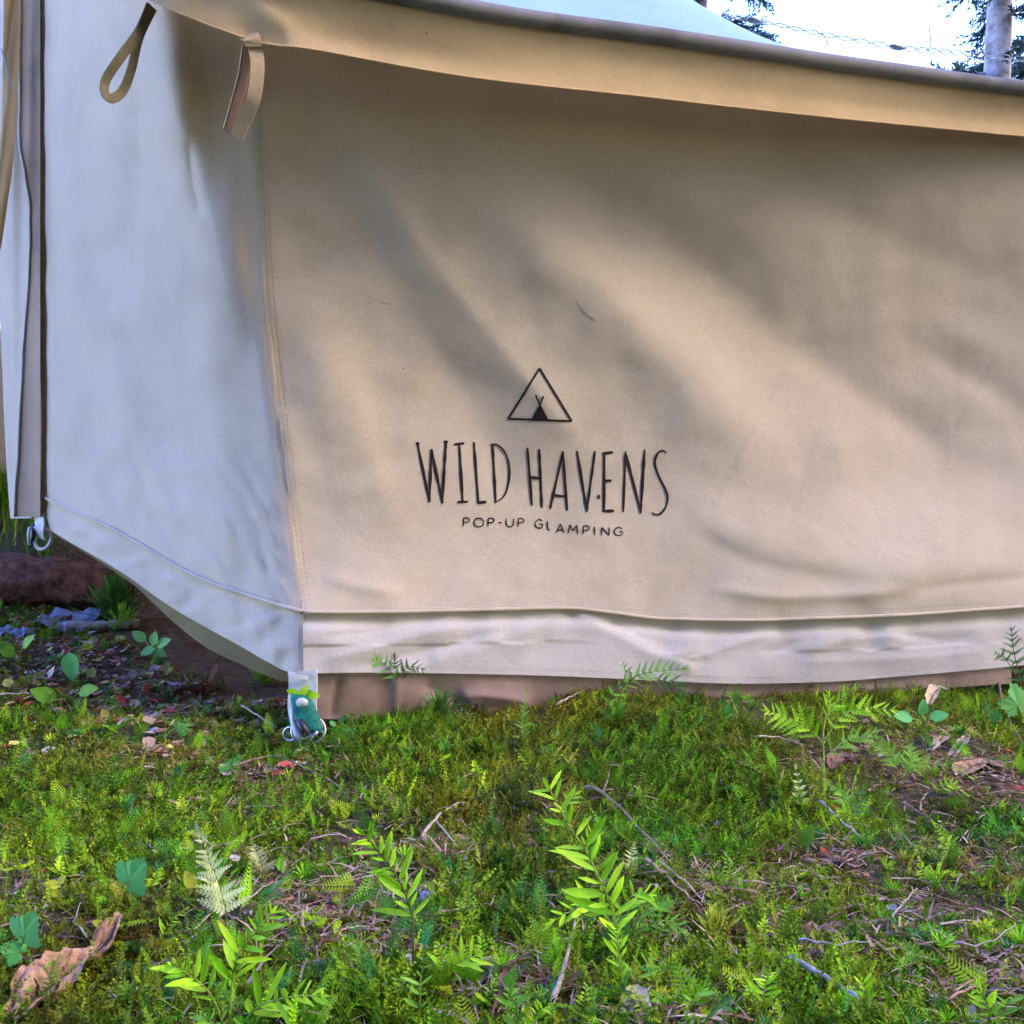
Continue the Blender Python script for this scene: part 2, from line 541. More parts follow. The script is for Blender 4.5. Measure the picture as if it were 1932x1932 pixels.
def right_depth(px, py, folds=True):
    px = np.asarray(px, float); py = np.asarray(py, float)
    u = np.clip((px - interp(py, SEAM)) / 1400.0, 0, 1.5)
    yt = interp(px, TOP); yh = interp(px, HEM)
    t = np.clip((py - yt) / (yh - yt), -0.05, 1.1)
    # profile: at the seam follow the seam; further along a gentler belly
    ys = interp(py, SEAM_Y)
    prof = interp(t, [(-0.1, 1.475), (0.15, 1.515), (0.4, 1.545), (0.65, 1.55), (0.85, 1.52), (1.0, 1.485), (1.1, 1.47)])
    w = smooth(0.0, 0.45, u)
    Y = ys * (1 - w) + prof * w + u * (0.285 + 0.03 * (1 - t))
    if folds:
        h = 0
        # pull lines fanning out from the corner under the eave
        h = h + fold(px, py, [(545, 110), (590, 250), (655, 400), (725, 505), (830, 680), (900, 790), (985, 940), (1045, 1050), (1090, 1150)], 80, 120, -0.015, 24, 0.3)
        h = h + fold(px, py, [(900, 215), (1010, 290), (1170, 400), (1350, 525), (1490, 650), (1630, 750), (1780, 850), (1980, 940)], 110, 110, -0.036, 30, 0.25)
        h = h + fold(px, py, [(880, 360), (1060, 490), (1250, 650), (1380, 800), (1500, 900)], 70, 90, 0.024, 0, 0.25)
        h = h + fold(px, py, [(1140, 230), (1400, 330), (1650, 430), (1932, 560), (2100, 640)], 80, 100, -0.016, 30, 0.3)
        h = h + fold(px, py, [(1640, 600), (1800, 700), (1950, 790), (2150, 860)], 60, 80, -0.015, 20, 0.3)
        h = h + fold(px, py, [(1200, 900), (1330, 985), (1480, 1045), (1650, 1075), (1800, 1080), (2050, 1065)], 130, 80, 0.034, 40, 0.4)
        h = h + fold(px, py, [(1260, 980), (1420, 1062), (1560, 1090), (1680, 1092)], 34, 28, -0.007, 10, 0.3)
        h = h + fold(px, py, [(1320, 1110), (1480, 1128), (1640, 1122), (1800, 1100)], 18, 14, 0.008, 4, 0.25)
        h = h + fold(px, py, [(1650, 1120), (1780, 1105), (1930, 1090), (2050, 1075)], 14, 16, -0.006, 4, 0.2)
        h = h + fold(px, py, [(600, 1085), (680, 1108), (770, 1122)], 26, 16, 0.006, 5, 0.3)
        h = h + fold(px, py, [(560, 500), (620, 700), (690, 900), (760, 1050)], 60, 60, 0.010, 0, 0.3)
        h = h + fold(px, py, [(620, 180), (760, 420), (930, 640), (1060, 800), (1180, 900)], 40, 60, 0.010, 10, 0.25)
        h = h + 0.0045 * vnoise(px + 0.6 * py, py - 0.5 * px, 150, 21) + 0.0016 * vnoise(px + 0.6 * py, py - 0.5 * px, 55, 22)
        # gathers just over the piped seam
        yp = interp(px, PIPE)
        g = np.exp(-np.clip(yp - py, 0, 400) / 34.0) * (py <= yp + 60)
        h = h + g * (0.0035 * vnoise(px, py * 0.35, 42, 23))
        # skirt band wrinkles
        k = smooth(-6, 14, py - yp)
        s = (fold(px, py, [(600, 1250), (690, 1226), (790, 1198), (900, 1172)], 13, 15, 0.011, 4, 0.15)
             + fold(px, py, [(640, 1262), (760, 1238), (880, 1206), (980, 1180)], 12, 16, -0.010, 4, 0.15)
             + fold(px, py, [(600, 1200), (680, 1194), (780, 1180)], 10, 10, -0.006, 3, 0.2)
             + fold(px, py, [(1075, 1150), (1000, 1190), (900, 1226), (800, 1250)], 20, 26, 0.010, 6, 0.1)
             + fold(px, py, [(1080, 1152), (1150, 1190), (1230, 1232), (1320, 1266)], 26, 18, 0.016, 5, 0.08)
             + fold(px, py, [(1130, 1166), (1200, 1196), (1270, 1224)], 14, 12, -0.009, 4, 0.2)
             + fold(px, py, [(1250, 1180), (1330, 1196), (1420, 1188)], 12, 12, -0.010, 4, 0.2)
             + fold(px, py, [(1250, 1222), (1305, 1242), (1350, 1228), (1420, 1204), (1480, 1192)], 10, 9, 0.009, 3, 0.15)
             + fold(px, py, [(1280, 1236), (1310, 1250), (1340, 1242)], 6, 6, -0.006, 2, 0.2)
             + fold(px, py, [(1430, 1240), (1490, 1216), (1550, 1192)], 12, 12, -0.008, 4, 0.2)
             + fold(px, py, [(1500, 1232), (1600, 1206), (1680, 1200), (1760, 1222)], 14, 12, 0.009, 4, 0.2)
             + fold(px, py, [(1600, 1186), (1700, 1196), (1790, 1210), (1860, 1190)], 12, 12, -0.009, 4, 0.2)
             + fold(px, py, [(1480, 1250), (1620, 1246), (1760, 1240), (1900, 1222)], 10, 12, 0.006, 3, 0.2)
             + fold(px, py, [(1800, 1180), (1880, 1170), (1990, 1176)], 10, 10, -0.008, 3, 0.2)
             + 0.0016 * vnoise(px + py, py * 1.2, 90, 25))
        h = h + 0.40 * k * s
        h = h + 0.007 * np.exp(-((py - yp - 14) / 12.0) ** 2) * -1 * (py > yp)      # tucked in below the piping
        Y = Y - h
    return Y


LHEM = [(40, 968), (62, 980), (130, 1022), (200, 1062), (250, 1094), (300, 1130), (350, 1162), (400, 1190), (450, 1217), (500, 1246), (545, 1268), (573, 1273)]
LPIPE = [(60, 930), (78, 938), (120, 958), (170, 980), (220, 1004), (280, 1038), (340, 1074), (400, 1102), (460, 1122), (520, 1142), (572, 1157)]
DOOR_Y = 2.10


def left_depth(px, py, folds=True):
    px = np.asarray(px, float); py = np.asarray(py, float)
    # undo the rise of the hem so that rows follow the cloth
    xs = interp(py, SEAM)
    w = np.clip((xs - px) / (xs - XD), -0.05, 1.2)          # 0 seam .. 1 door edge
    ys = interp(np.clip(py + 250 * w * smooth(300, 1200, py), -200, 1275), SEAM_Y)
    # two guy points pull the eave out: a narrow facet between them tapers down to the peg
    wc = interp(py, [(-200, 0.50), (0, 0.47), (150, 0.425), (330, 0.27), (500, 0.19), (700, 0.13), (850, 0.10), (1000, 0.08), (1150, 0.05), (1300, 0.04)])
    inv_s = 1 / ys
    inv_c = 1 / (ys - 0.03 * smooth(0.0, 0.45, wc))
    so = 0.05
    t1 = np.clip(w / wc, -0.5, 1)
    t2 = so * (np.log1p(np.exp(np.clip((w - wc) / so, -40, 40))) - np.log1p(np.exp(-wc / so))) / (1 - wc)
    inv = inv_s + (inv_c - inv_s) * t1 + (1 / DOOR_Y - inv_c) * t2
    Y = 1 / inv
    if folds:
        h = 0
        h = h + fold(px, py, [(255, 190), (262, 270), (270, 340)], 8, 14, -0.007, 4, 0.2)
        h = h + fold(px, py, [(355, 250), (362, 330), (380, 420)], 12, 12, -0.008, 4, 0.2)
        h = h + fold(px, py, [(150, 210), (230, 170), (310, 230)], 40, 40, -0.012, 0, 0.3)
        h = h + fold(px, py, [(120, 330), (200, 310), (260, 300)], 40, 40, 0.010, 0, 0.3)
        h = h + fold(px, py, [(150, 500), (210, 470), (260, 450)], 30, 40, -0.010, 0, 0.3)
        h = h + fold(px, py, [(120, 640), (200, 600), (320, 560)], 50, 50, 0.008, 0, 0.3)
        h = h + fold(px, py, [(250, 750), (290, 815), (345, 865), (400, 890)], 50, 32, -0.0112, 12, 0.5)
        h = h + fold(px, py, [(280, 835), (320, 876), (385, 912)], 12, 20, 0.0067, 8, 0.5)
        h = h + fold(px, py, [(85, 800), (120, 890), (165, 960)], 15, 17, -0.0062, 8, 0.5)
        h = h + fold(px, py, [(105, 690), (150, 830), (205, 965)], 20, 20, 0.0067, 9, 0.5)
        h = h + fold(px, py, [(150, 720), (190, 850), (245, 985)], 17, 18, -0.0073, 8, 0.5)
        h = h + fold(px, py, [(185, 700), (235, 860), (305, 1020)], 20, 20, 0.0078, 9, 0.5)
        h = h + fold(px, py, [(225, 790), (275, 920), (350, 1045)], 17, 17, -0.0090, 8, 0.5)
        h = h + fold(px, py, [(270, 880), (330, 970), (410, 1070)], 15, 20, 0.0078, 8, 0.5)
        h = h + fold(px, py, [(320, 950), (355, 1010), (405, 1075)], 11, 12, -0.0067, 7, 0.5)
        h = h + fold(px, py, [(360, 920), (420, 1010), (490, 1100)], 25, 30, 0.0056, 10, 0.5)
        h = h + fold(px, py, [(400, 960), (450, 1050), (500, 1115)], 17, 20, -0.0045, 9, 0.5)
        h = h + 0.012 * vnoise(px * 1.0 - .12 * py, py * 0.30, 75, 31) + 0.0016 * vnoise(px * 1.5 + 0.5 * py, py * 0.5, 60, 32)
        low = smooth(700, 1000, py + 0.35 * (300 - px))
        h = h + low * 0.005 * vnoise(px * 1.7 - 1.0 * py, px * 0.5 + py * 0.6, 34, 33)
        yp = interp(px, LPIPE)
        h = h - 0.007 * np.exp(-((py - yp - 12) / 10.0) ** 2) * (py > yp)
        h = h + smooth(0, 14, py - yp) * 0.004 * vnoise(px * 1.1 + py, py * 1.6, 40, 34)
        edge = smooth(0.0, 0.10, w) * (1 - 0.6 * smooth(0.94, 1.0, w))
        Y = Y - h * edge
    return Y


corner = at(573, 1272, 1.478)
tent = empty('bell_tent', (corner.x, corner.y, terrain(corner.x, corner.y)),
             'cream canvas bell tent with printed logo, corner strapped down to the mossy ground', 'tent')


def px_grid(xs_fn, y0_fn, y1_fn, depth, nu, nv, xr):
    U = np.linspace(0, 1, nu)[:, None]; Vv = np.linspace(0, 1, nv)[None, :]
    return U, Vv


# right wall, above the piped seam
def wall_sheet(nu, nv, ylo, yhi, xend, depth, left_of_seam=False):
    U = np.linspace(0, 1, nu)[:, None] * np.ones((1, nv)); V = np.linspace(0, 1, nv)[None, :] * np.ones((nu, 1))
    # iterate: x depends on seam at y
    px = 478 + (xend - 478) * U
    for _ in range(4):
        py = interp(px, ylo) * (1 - V) + interp(px, yhi) * V
        xs = interp(py, SEAM)
        px = xs + (xend - xs) * U
    py = interp(px, ylo) * (1 - V) + interp(px, yhi) * V
    return px, py, at_np(px, py, depth(px, py))


px, py, P = wall_sheet(300, 170, TOP, PIPE, WX1, right_depth)
right_wall = world_part('wall_panel', mesh('wall_panel', P.reshape(-1, 3), grid_faces(300, 170), M['canvas']), tent)
right_wall['label'] = 'shaded canvas wall panel carrying the printed logo'
PIPE_IN = [(a, b + 1.0) for a, b in PIPE]
px, py, P = wall_sheet(300, 36, PIPE_IN, HEM, WX1, right_depth)
sk = world_part('skirt_band', mesh('skirt_band', P.reshape(-1, 3), grid_faces(300, 36), M['skirt']), tent)

LTOP = [(40, -260), (78, -240), (200, -110), (290, -40), (400, 0), (480, 30)]
px, py, P = wall_sheet(170, 220, LTOP, LPIPE, XD, left_depth)
left_wall = world_part('wall_panel', mesh('wall_panel', P.reshape(-1, 3), grid_faces(170, 220)[:, ::-1].copy(), M['canvas']), tent)
left_wall['label'] = 'bluish bright canvas wall panel beside the door'
LPIPE_IN = [(a, b + 1.0) for a, b in LPIPE]
U = np.linspace(0, 1, 170)[:, None] * np.ones((1, 34)); V = np.linspace(0, 1, 34)[None, :] * np.ones((170, 1))
px = 573 + (64 - 573) * U
py = interp(px, LPIPE_IN) * (1 - V) + interp(px, LHEM) * V
P = at_np(px, py, left_depth(px, py))
skl = world_part('skirt_band', mesh('skirt_band', P.reshape(-1, 3), grid_faces(170, 34)[:, ::-1].copy(), M['canvas']), tent)

# rolled piping along the seam
for nm, knots, x0, x1, dep, n in (('piping', PIPE, 573, WX1, right_depth, 170), ('piping', LPIPE, 571, 76, left_depth, 90)):
    xs = np.linspace(x0, x1, n)
    ys = interp(xs, knots)
    pts = at_np(xs, ys - 2.5, dep(xs, ys - 3) - 0.0028)
    Vt, Ft = tube(pts, 0.0036, 7)
    world_part(nm, mesh(nm, Vt, Ft, M['canvas']), tent)


def ribbon_px(pts, width, dep, off, taper=0.0, res=5.0, wob=0.0, seed=0):
    """flat ribbon laid on the cloth along a picture polyline"""
    P = np.array(pts, float)
    seg = np.hypot(*(P[1:] - P[:-1]).T); s = np.concatenate([[0], np.cumsum(seg)])
    n = max(2, int(s[-1] / res) + 1)
    t = np.linspace(0, s[-1], n)
    X = np.interp(t, s, P[:, 0]); Yp = np.interp(t, s, P[:, 1])
    tx = np.gradient(X); ty = np.gradient(Yp); l = np.hypot(tx, ty) + 1e-9
    nx, ny = -ty / l, tx / l
    w = np.full(n, width) * 0.5
    if wob: w = w * (1 + wob * vnoise(t * 1.0, t * 0 + seed * 7.3, 14.0, 40))
    if taper:
        w = w * (1 - taper * np.abs(np.linspace(-1, 1, n)) ** 6)
    V = np.concatenate([np.stack([X + nx * w, Yp + ny * w], -1), np.stack([X, Yp], -1), np.stack([X - nx * w, Yp - ny * w], -1)])
    W = at_np(V[:, 0], V[:, 1], dep(V[:, 0], V[:, 1]) - off)
    Fc = []
    for i in range(n - 1):
        Fc += [(i, i + 1, n + i + 1, n + i), (n + i, n + i + 1, 2 * n + i + 1, 2 * n + i)]
    return W, Fc


def stitches(lines, dep, step=9.0, length=5.0, width=1.6, off=0.0009):
    mb = MB()
    for pts in lines:
        P = np.array(pts, float)
        seg = np.hypot(*(P[1:] - P[:-1]).T); s = np.concatenate([[0], np.cumsum(seg)])
        t = 0
        while t + length < s[-1]:
            q = [(np.interp(t + d, s, P[:, 0]), np.interp(t + d, s, P[:, 1])) for d in (0, length)]
            W, Fc = ribbon_px(q, width, dep, off, res=length / 2 + .1)
            mb.add(W, Fc)
            t += step * random.uniform(0.9, 1.1)
    return mb


def hline(knots, x0, x1, dy, n=60):
    xs = np.linspace(x0, x1, n)
    return list(zip(xs, interp(xs, knots) + dy))


def vline(dx, y0, y1, n=40):
    ys = np.linspace(y0, y1, n)
    return list(zip(interp(ys, SEAM) + dx, ys))


st = sub_part('stitching', stitches([vline(5, 130, 1140), vline(14, 300, 1140), vline(5, 1175, 1262), vline(-8, 1175, 1262)], lambda a, b: np.where(a > interp(b, SEAM), right_depth(a, b), left_depth(a, b)), 10, 6, 1.5).mesh('stitching', M['thread']), right_wall)
st['kind'] = 'stuff'
st = sub_part('stitching', stitches([hline(PIPE, 580, 2380, -9), hline(PIPE, 580, 2380, -17), hline(HEM, 590, 2380, -13)], right_depth, 8, 5.4, 1.3).mesh('stitching', M['thread_white']), sk)
st['kind'] = 'stuff'
st = sub_part('stitching', stitches([hline(LPIPE, 80, 565, -7), hline(LHEM, 80, 560, -8), hline(LHEM, 80, 560, -15)], left_depth, 7, 4.6, 1.2).mesh('stitching', M['thread_white']), skl)
st['kind'] = 'stuff'
# flat-felled seam fold at the corner: a narrow doubled strip of cloth
W, Fc = ribbon_px(vline(4, 60, 1150, 120), 20, lambda a, b: np.where(a > interp(b, SEAM), right_depth(a, b), left_depth(a, b)), 0.0004, res=9)
world_part('seam_tape', mesh('seam_tape', W, Fc, M['canvas']), tent)

# --- printed logo
def T(p): return (744.6 + .29166 * p[0], 654.06 + .29166 * p[1])
def arc(cx, cy, rx, ry, a0, a1, n=20): return [(cx + rx * math.cos(R(a0 + (a1 - a0) * i / (n - 1))), cy + ry * math.sin(R(a0 + (a1 - a0) * i / (n - 1)))) for i in range(n)]
def smooth_px(pts, n=26):
    return [(v.x, v.y) for v in curve_pts([(a, b, 0) for a, b in pts], n)]
TITLE = {
 'W': [[(146, 618), (228, 1008)], [(226, 1008), (238, 662)], [(238, 662), (312, 1014)], [(308, 1012), (333, 612)], [(138, 624), (162, 630)], [(318, 614), (346, 616)]],
 'I': [[(418, 628), (441, 1004)], [(384, 632), (452, 625)], [(406, 1005), (476, 1002)]],
 'L': [[(513, 618), (542, 1012)], [(536, 1010), (594, 1004)]],
 'D': [[(634, 636), (654, 1008)], smooth_px([(618, 636), (660, 633), (705, 672), (735, 740), (743, 830), (728, 920), (700, 975), (650, 1010)])],
 'H': [[(859, 655), (889, 1028)], [(935, 662), (953, 1043)], [(870, 844), (940, 852)]],
 'A': [[(1090, 676), (1006, 1048)], [(1088, 676), (1116, 1060)], [(1033, 961), (1112, 970)]],
 'V': [[(1180, 674), (1244, 1068)], [(1297, 674), (1242, 1068)], [(1318, 958), (1322, 986)]],
 'E': [[(1357, 682), (1354, 1066)], [(1343, 692), (1414, 682)], [(1357, 868), (1404, 866)], [(1342, 1064), (1420, 1061)]],
 'N': [[(1494, 676), (1479, 1070)], [(1492, 678), (1594, 1078)], [(1618, 664), (1591, 1078)]],
 'S': [smooth_px([(1758, 688), (1736, 672), (1706, 685), (1685, 730), (1688, 780), (1715, 850), (1750, 920), (1766, 975), (1756, 1030), (1726, 1075), (1695, 1088), (1662, 1074)], 40)],
}
def P_(x, y, h=54): return [[(x, y), (x - 2, y + h)], smooth_px([(x, y + 1), (x + 26, y + 1), (x + 38, y + 13), (x + 28, y + 27), (x, y + 28)], 16)]
SUB = {
 'P1': P_(447, 1107), 'O': [arc(545, 1137, 32, 28, 0, 360, 30)], 'P2': P_(606, 1109), 'dash': [[(671, 1137), (693, 1138)]],
 'U': [smooth_px([(722, 1110), (722, 1145), (738, 1165), (756, 1163), (769, 1146), (770, 1111)], 20)], 'P3': P_(800, 1111),
 'G1': [smooth_px([(957, 1127), (936, 1117), (915, 1130), (909, 1150), (921, 1170), (944, 1173), (957, 1162), (958, 1148)], 22), [(937, 1148), (960, 1148)]],
 'L': [[(988, 1128), (990, 1184)], [(988, 1184), (1008, 1184)]],
 'A': [[(1048, 1202), (1072, 1146)], [(1072, 1146), (1097, 1205)], [(1057, 1184), (1089, 1186)]],
 'M': [[(1124, 1207), (1133, 1150)], [(1133, 1150), (1155, 1192)], [(1155, 1192), (1178, 1153)], [(1178, 1153), (1185, 1212)]],
 'P4': P_(1222, 1158), 'I': [[(1293, 1162), (1295, 1218)]],
 'N': [[(1340, 1221), (1340, 1166)], [(1340, 1168), (1388, 1221)], [(1388, 1222), (1388, 1168)]],
 'G2': [smooth_px([(1474, 1180), (1450, 1168), (1428, 1180), (1421, 1200), (1434, 1218), (1459, 1221), (1475, 1210), (1476, 1196)], 22), [(1452, 1196), (1478, 1196)]],
}
OFF = 0.0011
pr = None
for nm, D, wd, wob in (('printed_title', TITLE, 5.0, 0.30), ('printed_subtitle', SUB, 2.3, 0.15)):
    allmb = MB(); sd = 0
    for ch, strokes in D.items():
        for stt in strokes:
            sd += 1
            W, Fc = ribbon_px([T(p) for p in stt], wd * (0.8 if nm == 'printed_title' and len(stt) > 2 else 1.0), right_depth, OFF, taper=0.35, res=2.2, wob=wob, seed=sd)
            W = W - np.array([0, 0.00006 * (sd % 5), 0])
            allmb.add(W, Fc)
    o = sub_part(nm, allmb.mesh(nm, M['ink']), right_wall)
mb = MB()
tri = [(938, 140), (735, 466), (1146, 482)]
for i in range(3):
    W, Fc = ribbon_px([T(tri[i]), T(tri[(i + 1) % 3])], 4.0, right_depth, OFF + i * 0.0001, res=3)
    mb.add(W, Fc)
n = 9
tp = [T((940, 366)), T((884, 470)), T((996, 474))]
for i in range(n):
    a0, a1 = i / n, (i + 1) / n
    q = [tuple(tp[0][k] + (tp[j][k] - tp[0][k]) * a for k in (0, 1)) for a in (a0, a1) for j in (1, 2)]
    W = at_np([p[0] for p in q], [p[1] for p in q], right_depth([p[0] for p in q], [p[1] for p in q]) - OFF - 0.0004)
    mb.add(W, [(0, 1, 3, 2)])
for i, q in enumerate(([(940, 376), (963, 320)], [(938, 376), (914, 322)], [(908, 322), (922, 318)], [(956, 330), (966, 322)])):
    W, Fc = ribbon_px([T(p) for p in q], 3.2, right_depth, OFF + 0.0005 + i * 0.0001, res=3); mb.add(W, Fc)
sub_part('printed_emblem', mb.mesh('printed_emblem', M['ink']), right_wall)
# scuff marks on the cloth
mb = MB()
for i, q in enumerate(([(1088, 566), (1096, 582), (1108, 594), (1126, 606)], [(1152, 600), (1172, 614)], [(690, 556), (712, 570), (742, 574)])):
    W, Fc = ribbon_px(smooth_px(q, 14), 2.6 if i == 0 else 1.4, right_depth, 0.0006, taper=0.9, res=3, wob=.5, seed=i); mb.add(W, Fc)
sub_part('scuff_mark', mb.mesh('scuff_mark', M['thread']), right_wall)['kind'] = 'stuff'

# --- mud flap under the hem
MUD = [(590, 1342), (700, 1344), (800, 1342), (1000, 1350), (1150, 1348), (1250, 1341), (1400, 1331), (1550, 1317), (1700, 1305), (1800, 1297), (1905, 1290), (2000, 1284), (2420, 1262)]
nu, nv = 200, 26
U = np.linspace(0, 1, nu)[:, None] * np.ones((1, nv)); V = np.linspace(0, 1, nv)[None, :] * np.ones((nu, 1))
px = 596 + (1908 - 596) * U
yt = interp(px, HEM) - 10; yb = interp(px, MUD) + 14 * (1 - smooth(1100, 1400, px))
py = yt + (yb - yt) * V
Y = right_depth(px, interp(px, HEM) - 4, True) + 0.006 + 0.012 * V * (1 - 0.7 * smooth(1400, 1800, px))
Y -= (fold(px, py, [(640, 1275), (632, 1310), (626, 1345)], 7, 7, -0.010, 2, 0) + fold(px, py, [(750, 1275), (746, 1345)], 16, 9, 0.012, 3, 0)
      + fold(px, py, [(860, 1320), (905, 1312), (950, 1318), (1010, 1330)], 22, 12, 0.016, 4, .15) + fold(px, py, [(800, 1290), (850, 1318), (880, 1340)], 14, 14, -0.012, 3, .1)
      + fold(px, py, [(1150, 1280), (1170, 1310), (1200, 1340)], 26, 26, -0.012, 5, .1) + fold(px, py, [(1250, 1310), (1400, 1318), (1600, 1302), (1800, 1290)], 10, 10, 0.008, 3, .2)
      + 0.002 * vnoise(px, py * 2, 60, 51)) * 0.5 * smooth(0, 0.3, V)
flap = world_part('mud_flap', mesh('mud_flap', at_np(px, py, Y).reshape(-1, 3), grid_faces(nu, nv), M['pvc']), tent)
flap['label'] = 'brown plastic mud flap hanging below the canvas hem'
px = 588 + (70 - 588) * U
yt = interp(px, LHEM) - 8
yb = yt + interp(px, [(70, 10), (250, 16), (330, 34), (400, 46), (470, 40), (588, 16)])
py = yt + (yb - yt) * V
Y = left_depth(np.clip(px, 70, 570), interp(px, LHEM) - 4) + 0.035 + 0.10 * V + 0.006 * vnoise(px, py * 2, 30, 52) * V
lf = world_part('mud_flap', mesh('mud_flap', at_np(px, py, Y).reshape(-1, 3), grid_faces(nu, nv)[:, ::-1].copy(), M['webbing_dark']), tent)
lf['label'] = 'tan cloth mud flap tucked behind the hem'

# --- eave: valance, hem strip, roof.  Knots: picture x, y of the valance's lower edge, distance, drop of the valance (m)
EAVE = [(-120, -330, 1.80, .085), (60, -150, 1.57, .085), (170, -75, 1.47, .085), (290, 2, 1.395, .085), (390, 46, 1.392, .085), (470, 72, 1.396, .085), (520, 84, 1.40, .083), (600, 97, 1.41, .082), (900, 147, 1.468, .080), (1200, 181, 1.545, .078), (1400, 204, 1.602, .076), (1650, 230, 1.685, .072), (1932, 257, 1.775, .066), (2200, 280, 1.865, .062), (2440, 300, 1.95, .060)]
# resample along arc length
EP = [at(a, b, c) for a, b, c, d in EAVE]
ED = [e[3] for e in EAVE]
ns = 260
low = curve_pts(EP, ns)
drop = [v.x for v in curve_pts([(d, 0, 0) for d in ED], ns)]
outv = []
for i in range(ns):
    t = low[min(i + 1, ns - 1)] - low[max(i - 1, 0)]
    o_ = Vector((t.y, -t.x, 0)); o_.normalize(); outv.append(o_)
VAL = np.zeros((ns, 14, 3))
for i in range(ns):
    for j in range(14):
        v = j / 13
        p = low[i] + Vector((0, 0, drop[i] * v)) + outv[i] * (0.010 * v - 0.004 * math.sin(v * 3.1))
        p = p + outv[i] * 0.0016 * float(vnoise(i * 1.0, j * 3.0, 13, 61)) 
        # pulled creases near the corner
        w = math.exp(-((i / ns - 0.40) / 0.16) ** 2)
        p = p + outv[i] * (0.0035 * w * math.sin(i * 0.11 + v * 5.0) + 0.0022 * w * math.sin(i * 0.05 - v * 8.0))
        VAL[i, j] = p
val = world_part('valance', mesh('valance', VAL.reshape(-1, 3), grid_faces(ns, 14), M['valance']), tent)
# lower hem of the valance as a thin rolled edge
Vt, Ft = tube([Vector(VAL[i, 0]) for i in range(0, ns, 2)], 0.0016, 5)
sub_part('valance_hem', mesh('valance_hem', Vt, Ft, M['valance']), val)
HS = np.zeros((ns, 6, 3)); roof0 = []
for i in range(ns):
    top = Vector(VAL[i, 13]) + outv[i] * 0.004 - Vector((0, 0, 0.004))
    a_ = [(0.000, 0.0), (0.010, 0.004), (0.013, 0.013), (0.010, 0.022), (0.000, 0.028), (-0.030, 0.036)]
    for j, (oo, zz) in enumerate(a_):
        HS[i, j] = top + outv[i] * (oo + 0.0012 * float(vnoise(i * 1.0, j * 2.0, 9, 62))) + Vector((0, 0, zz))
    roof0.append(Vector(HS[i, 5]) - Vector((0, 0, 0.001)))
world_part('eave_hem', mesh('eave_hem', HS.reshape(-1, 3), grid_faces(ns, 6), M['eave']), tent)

APEX = Vector((-1.24, 3.0, 2.97)); SL = 0.88
# the rest of the ring of eaves behind
back = [(1.62, 2.15), (2.05, 2.9), (1.9, 4.0), (1.0, 5.1), (-0.6, 5.6), (-2.2, 5.3), (-3.3, 4.4), (-3.6, 3.3), (-3.2, 2.6), (-2.3, 2.55), (-1.45, 2.5)]
ring = [p for p in roof0[::3]] + [Vector((x, y, 1.12)) for x, y in back]
nr = len(ring); nw = 40
RF = np.zeros((nr, nw, 3))
for i, e in enumerate(ring):
    hx, hy = e.x - APEX.x, e.y - APEX.y
    r = math.hypot(hx, hy)
    r1 = min(2.06, r * 0.93)
    zc = APEX.z - SL * r1
    mid = Vector((APEX.x + hx / r * r1, APEX.y + hy / r * r1, zc if r > 2.2 else e.z + (APEX.z - e.z) * (1 - r1 / r)))
    if 2.0 < r <= 2.2:
        f = (r - 2.0) / 0.2
        mid.z = f * zc + (1 - f) * mid.z if zc > e.z else mid.z
    mid.z = max(mid.z, e.z + 0.008)
    for j in range(nw):
        if j < 10: p = e.lerp(mid, j / 9)
        else: p = mid.lerp(APEX, (j - 9) / (nw - 10))
        RF[i, j] = p
roof = world_part('roof', mesh('roof', RF.reshape(-1, 3), grid_faces(nr, nw), M['roof']), tent)
# far walls that close the tent
bw = [Vector((WX1, 0, 0))] and [at(WX1, 250, float(right_depth(WX1, 260)))] + [Vector((x * 0.985, y, 1.08)) for x, y in back]
BV, BF = [], []
for p in bw:
    BV += [p, Vector((p.x, p.y, -0.05))]
for i in range(len(bw) - 1):
    BF.append((2 * i, 2 * i + 1, 2 * i + 3, 2 * i + 2))
world_part('rear_wall', mesh('rear_wall', BV, BF, M['canvas'], False), tent)

# --- webbing loops under the eave
def strap(pts, width, thick, mat, nrm, n=30, name='strap', closed=False):
    C = curve_pts(pts, n)
    V, Fc = [], []
    for i, p in enumerate(C):
        t = (C[min(i + 1, n - 1)] - C[max(i - 1, 0)]).normalized()
        nv = nrm(i / (n - 1)) if callable(nrm) else Vector(nrm)
        s = t.cross(nv).normalized()          # across the width
        q = s.cross(t).normalized()           # thickness direction
        for a_, b_ in ((-1, -1), (1, -1), (1, 1), (-1, 1)):
            V.append(p + s * (a_ * width / 2) + q * (b_ * thick / 2))
    for i in range(n - 1):
        for k in range(4):
            Fc.append((4 * i + k, 4 * i + (k + 1) % 4, 4 * i + 4 + (k + 1) % 4, 4 * i + 4 + k))
    Fc.append((3, 2, 1, 0)); Fc.append(tuple(4 * (n - 1) + k for k in range(4)))
    return mesh(name, V, Fc, mat, False)

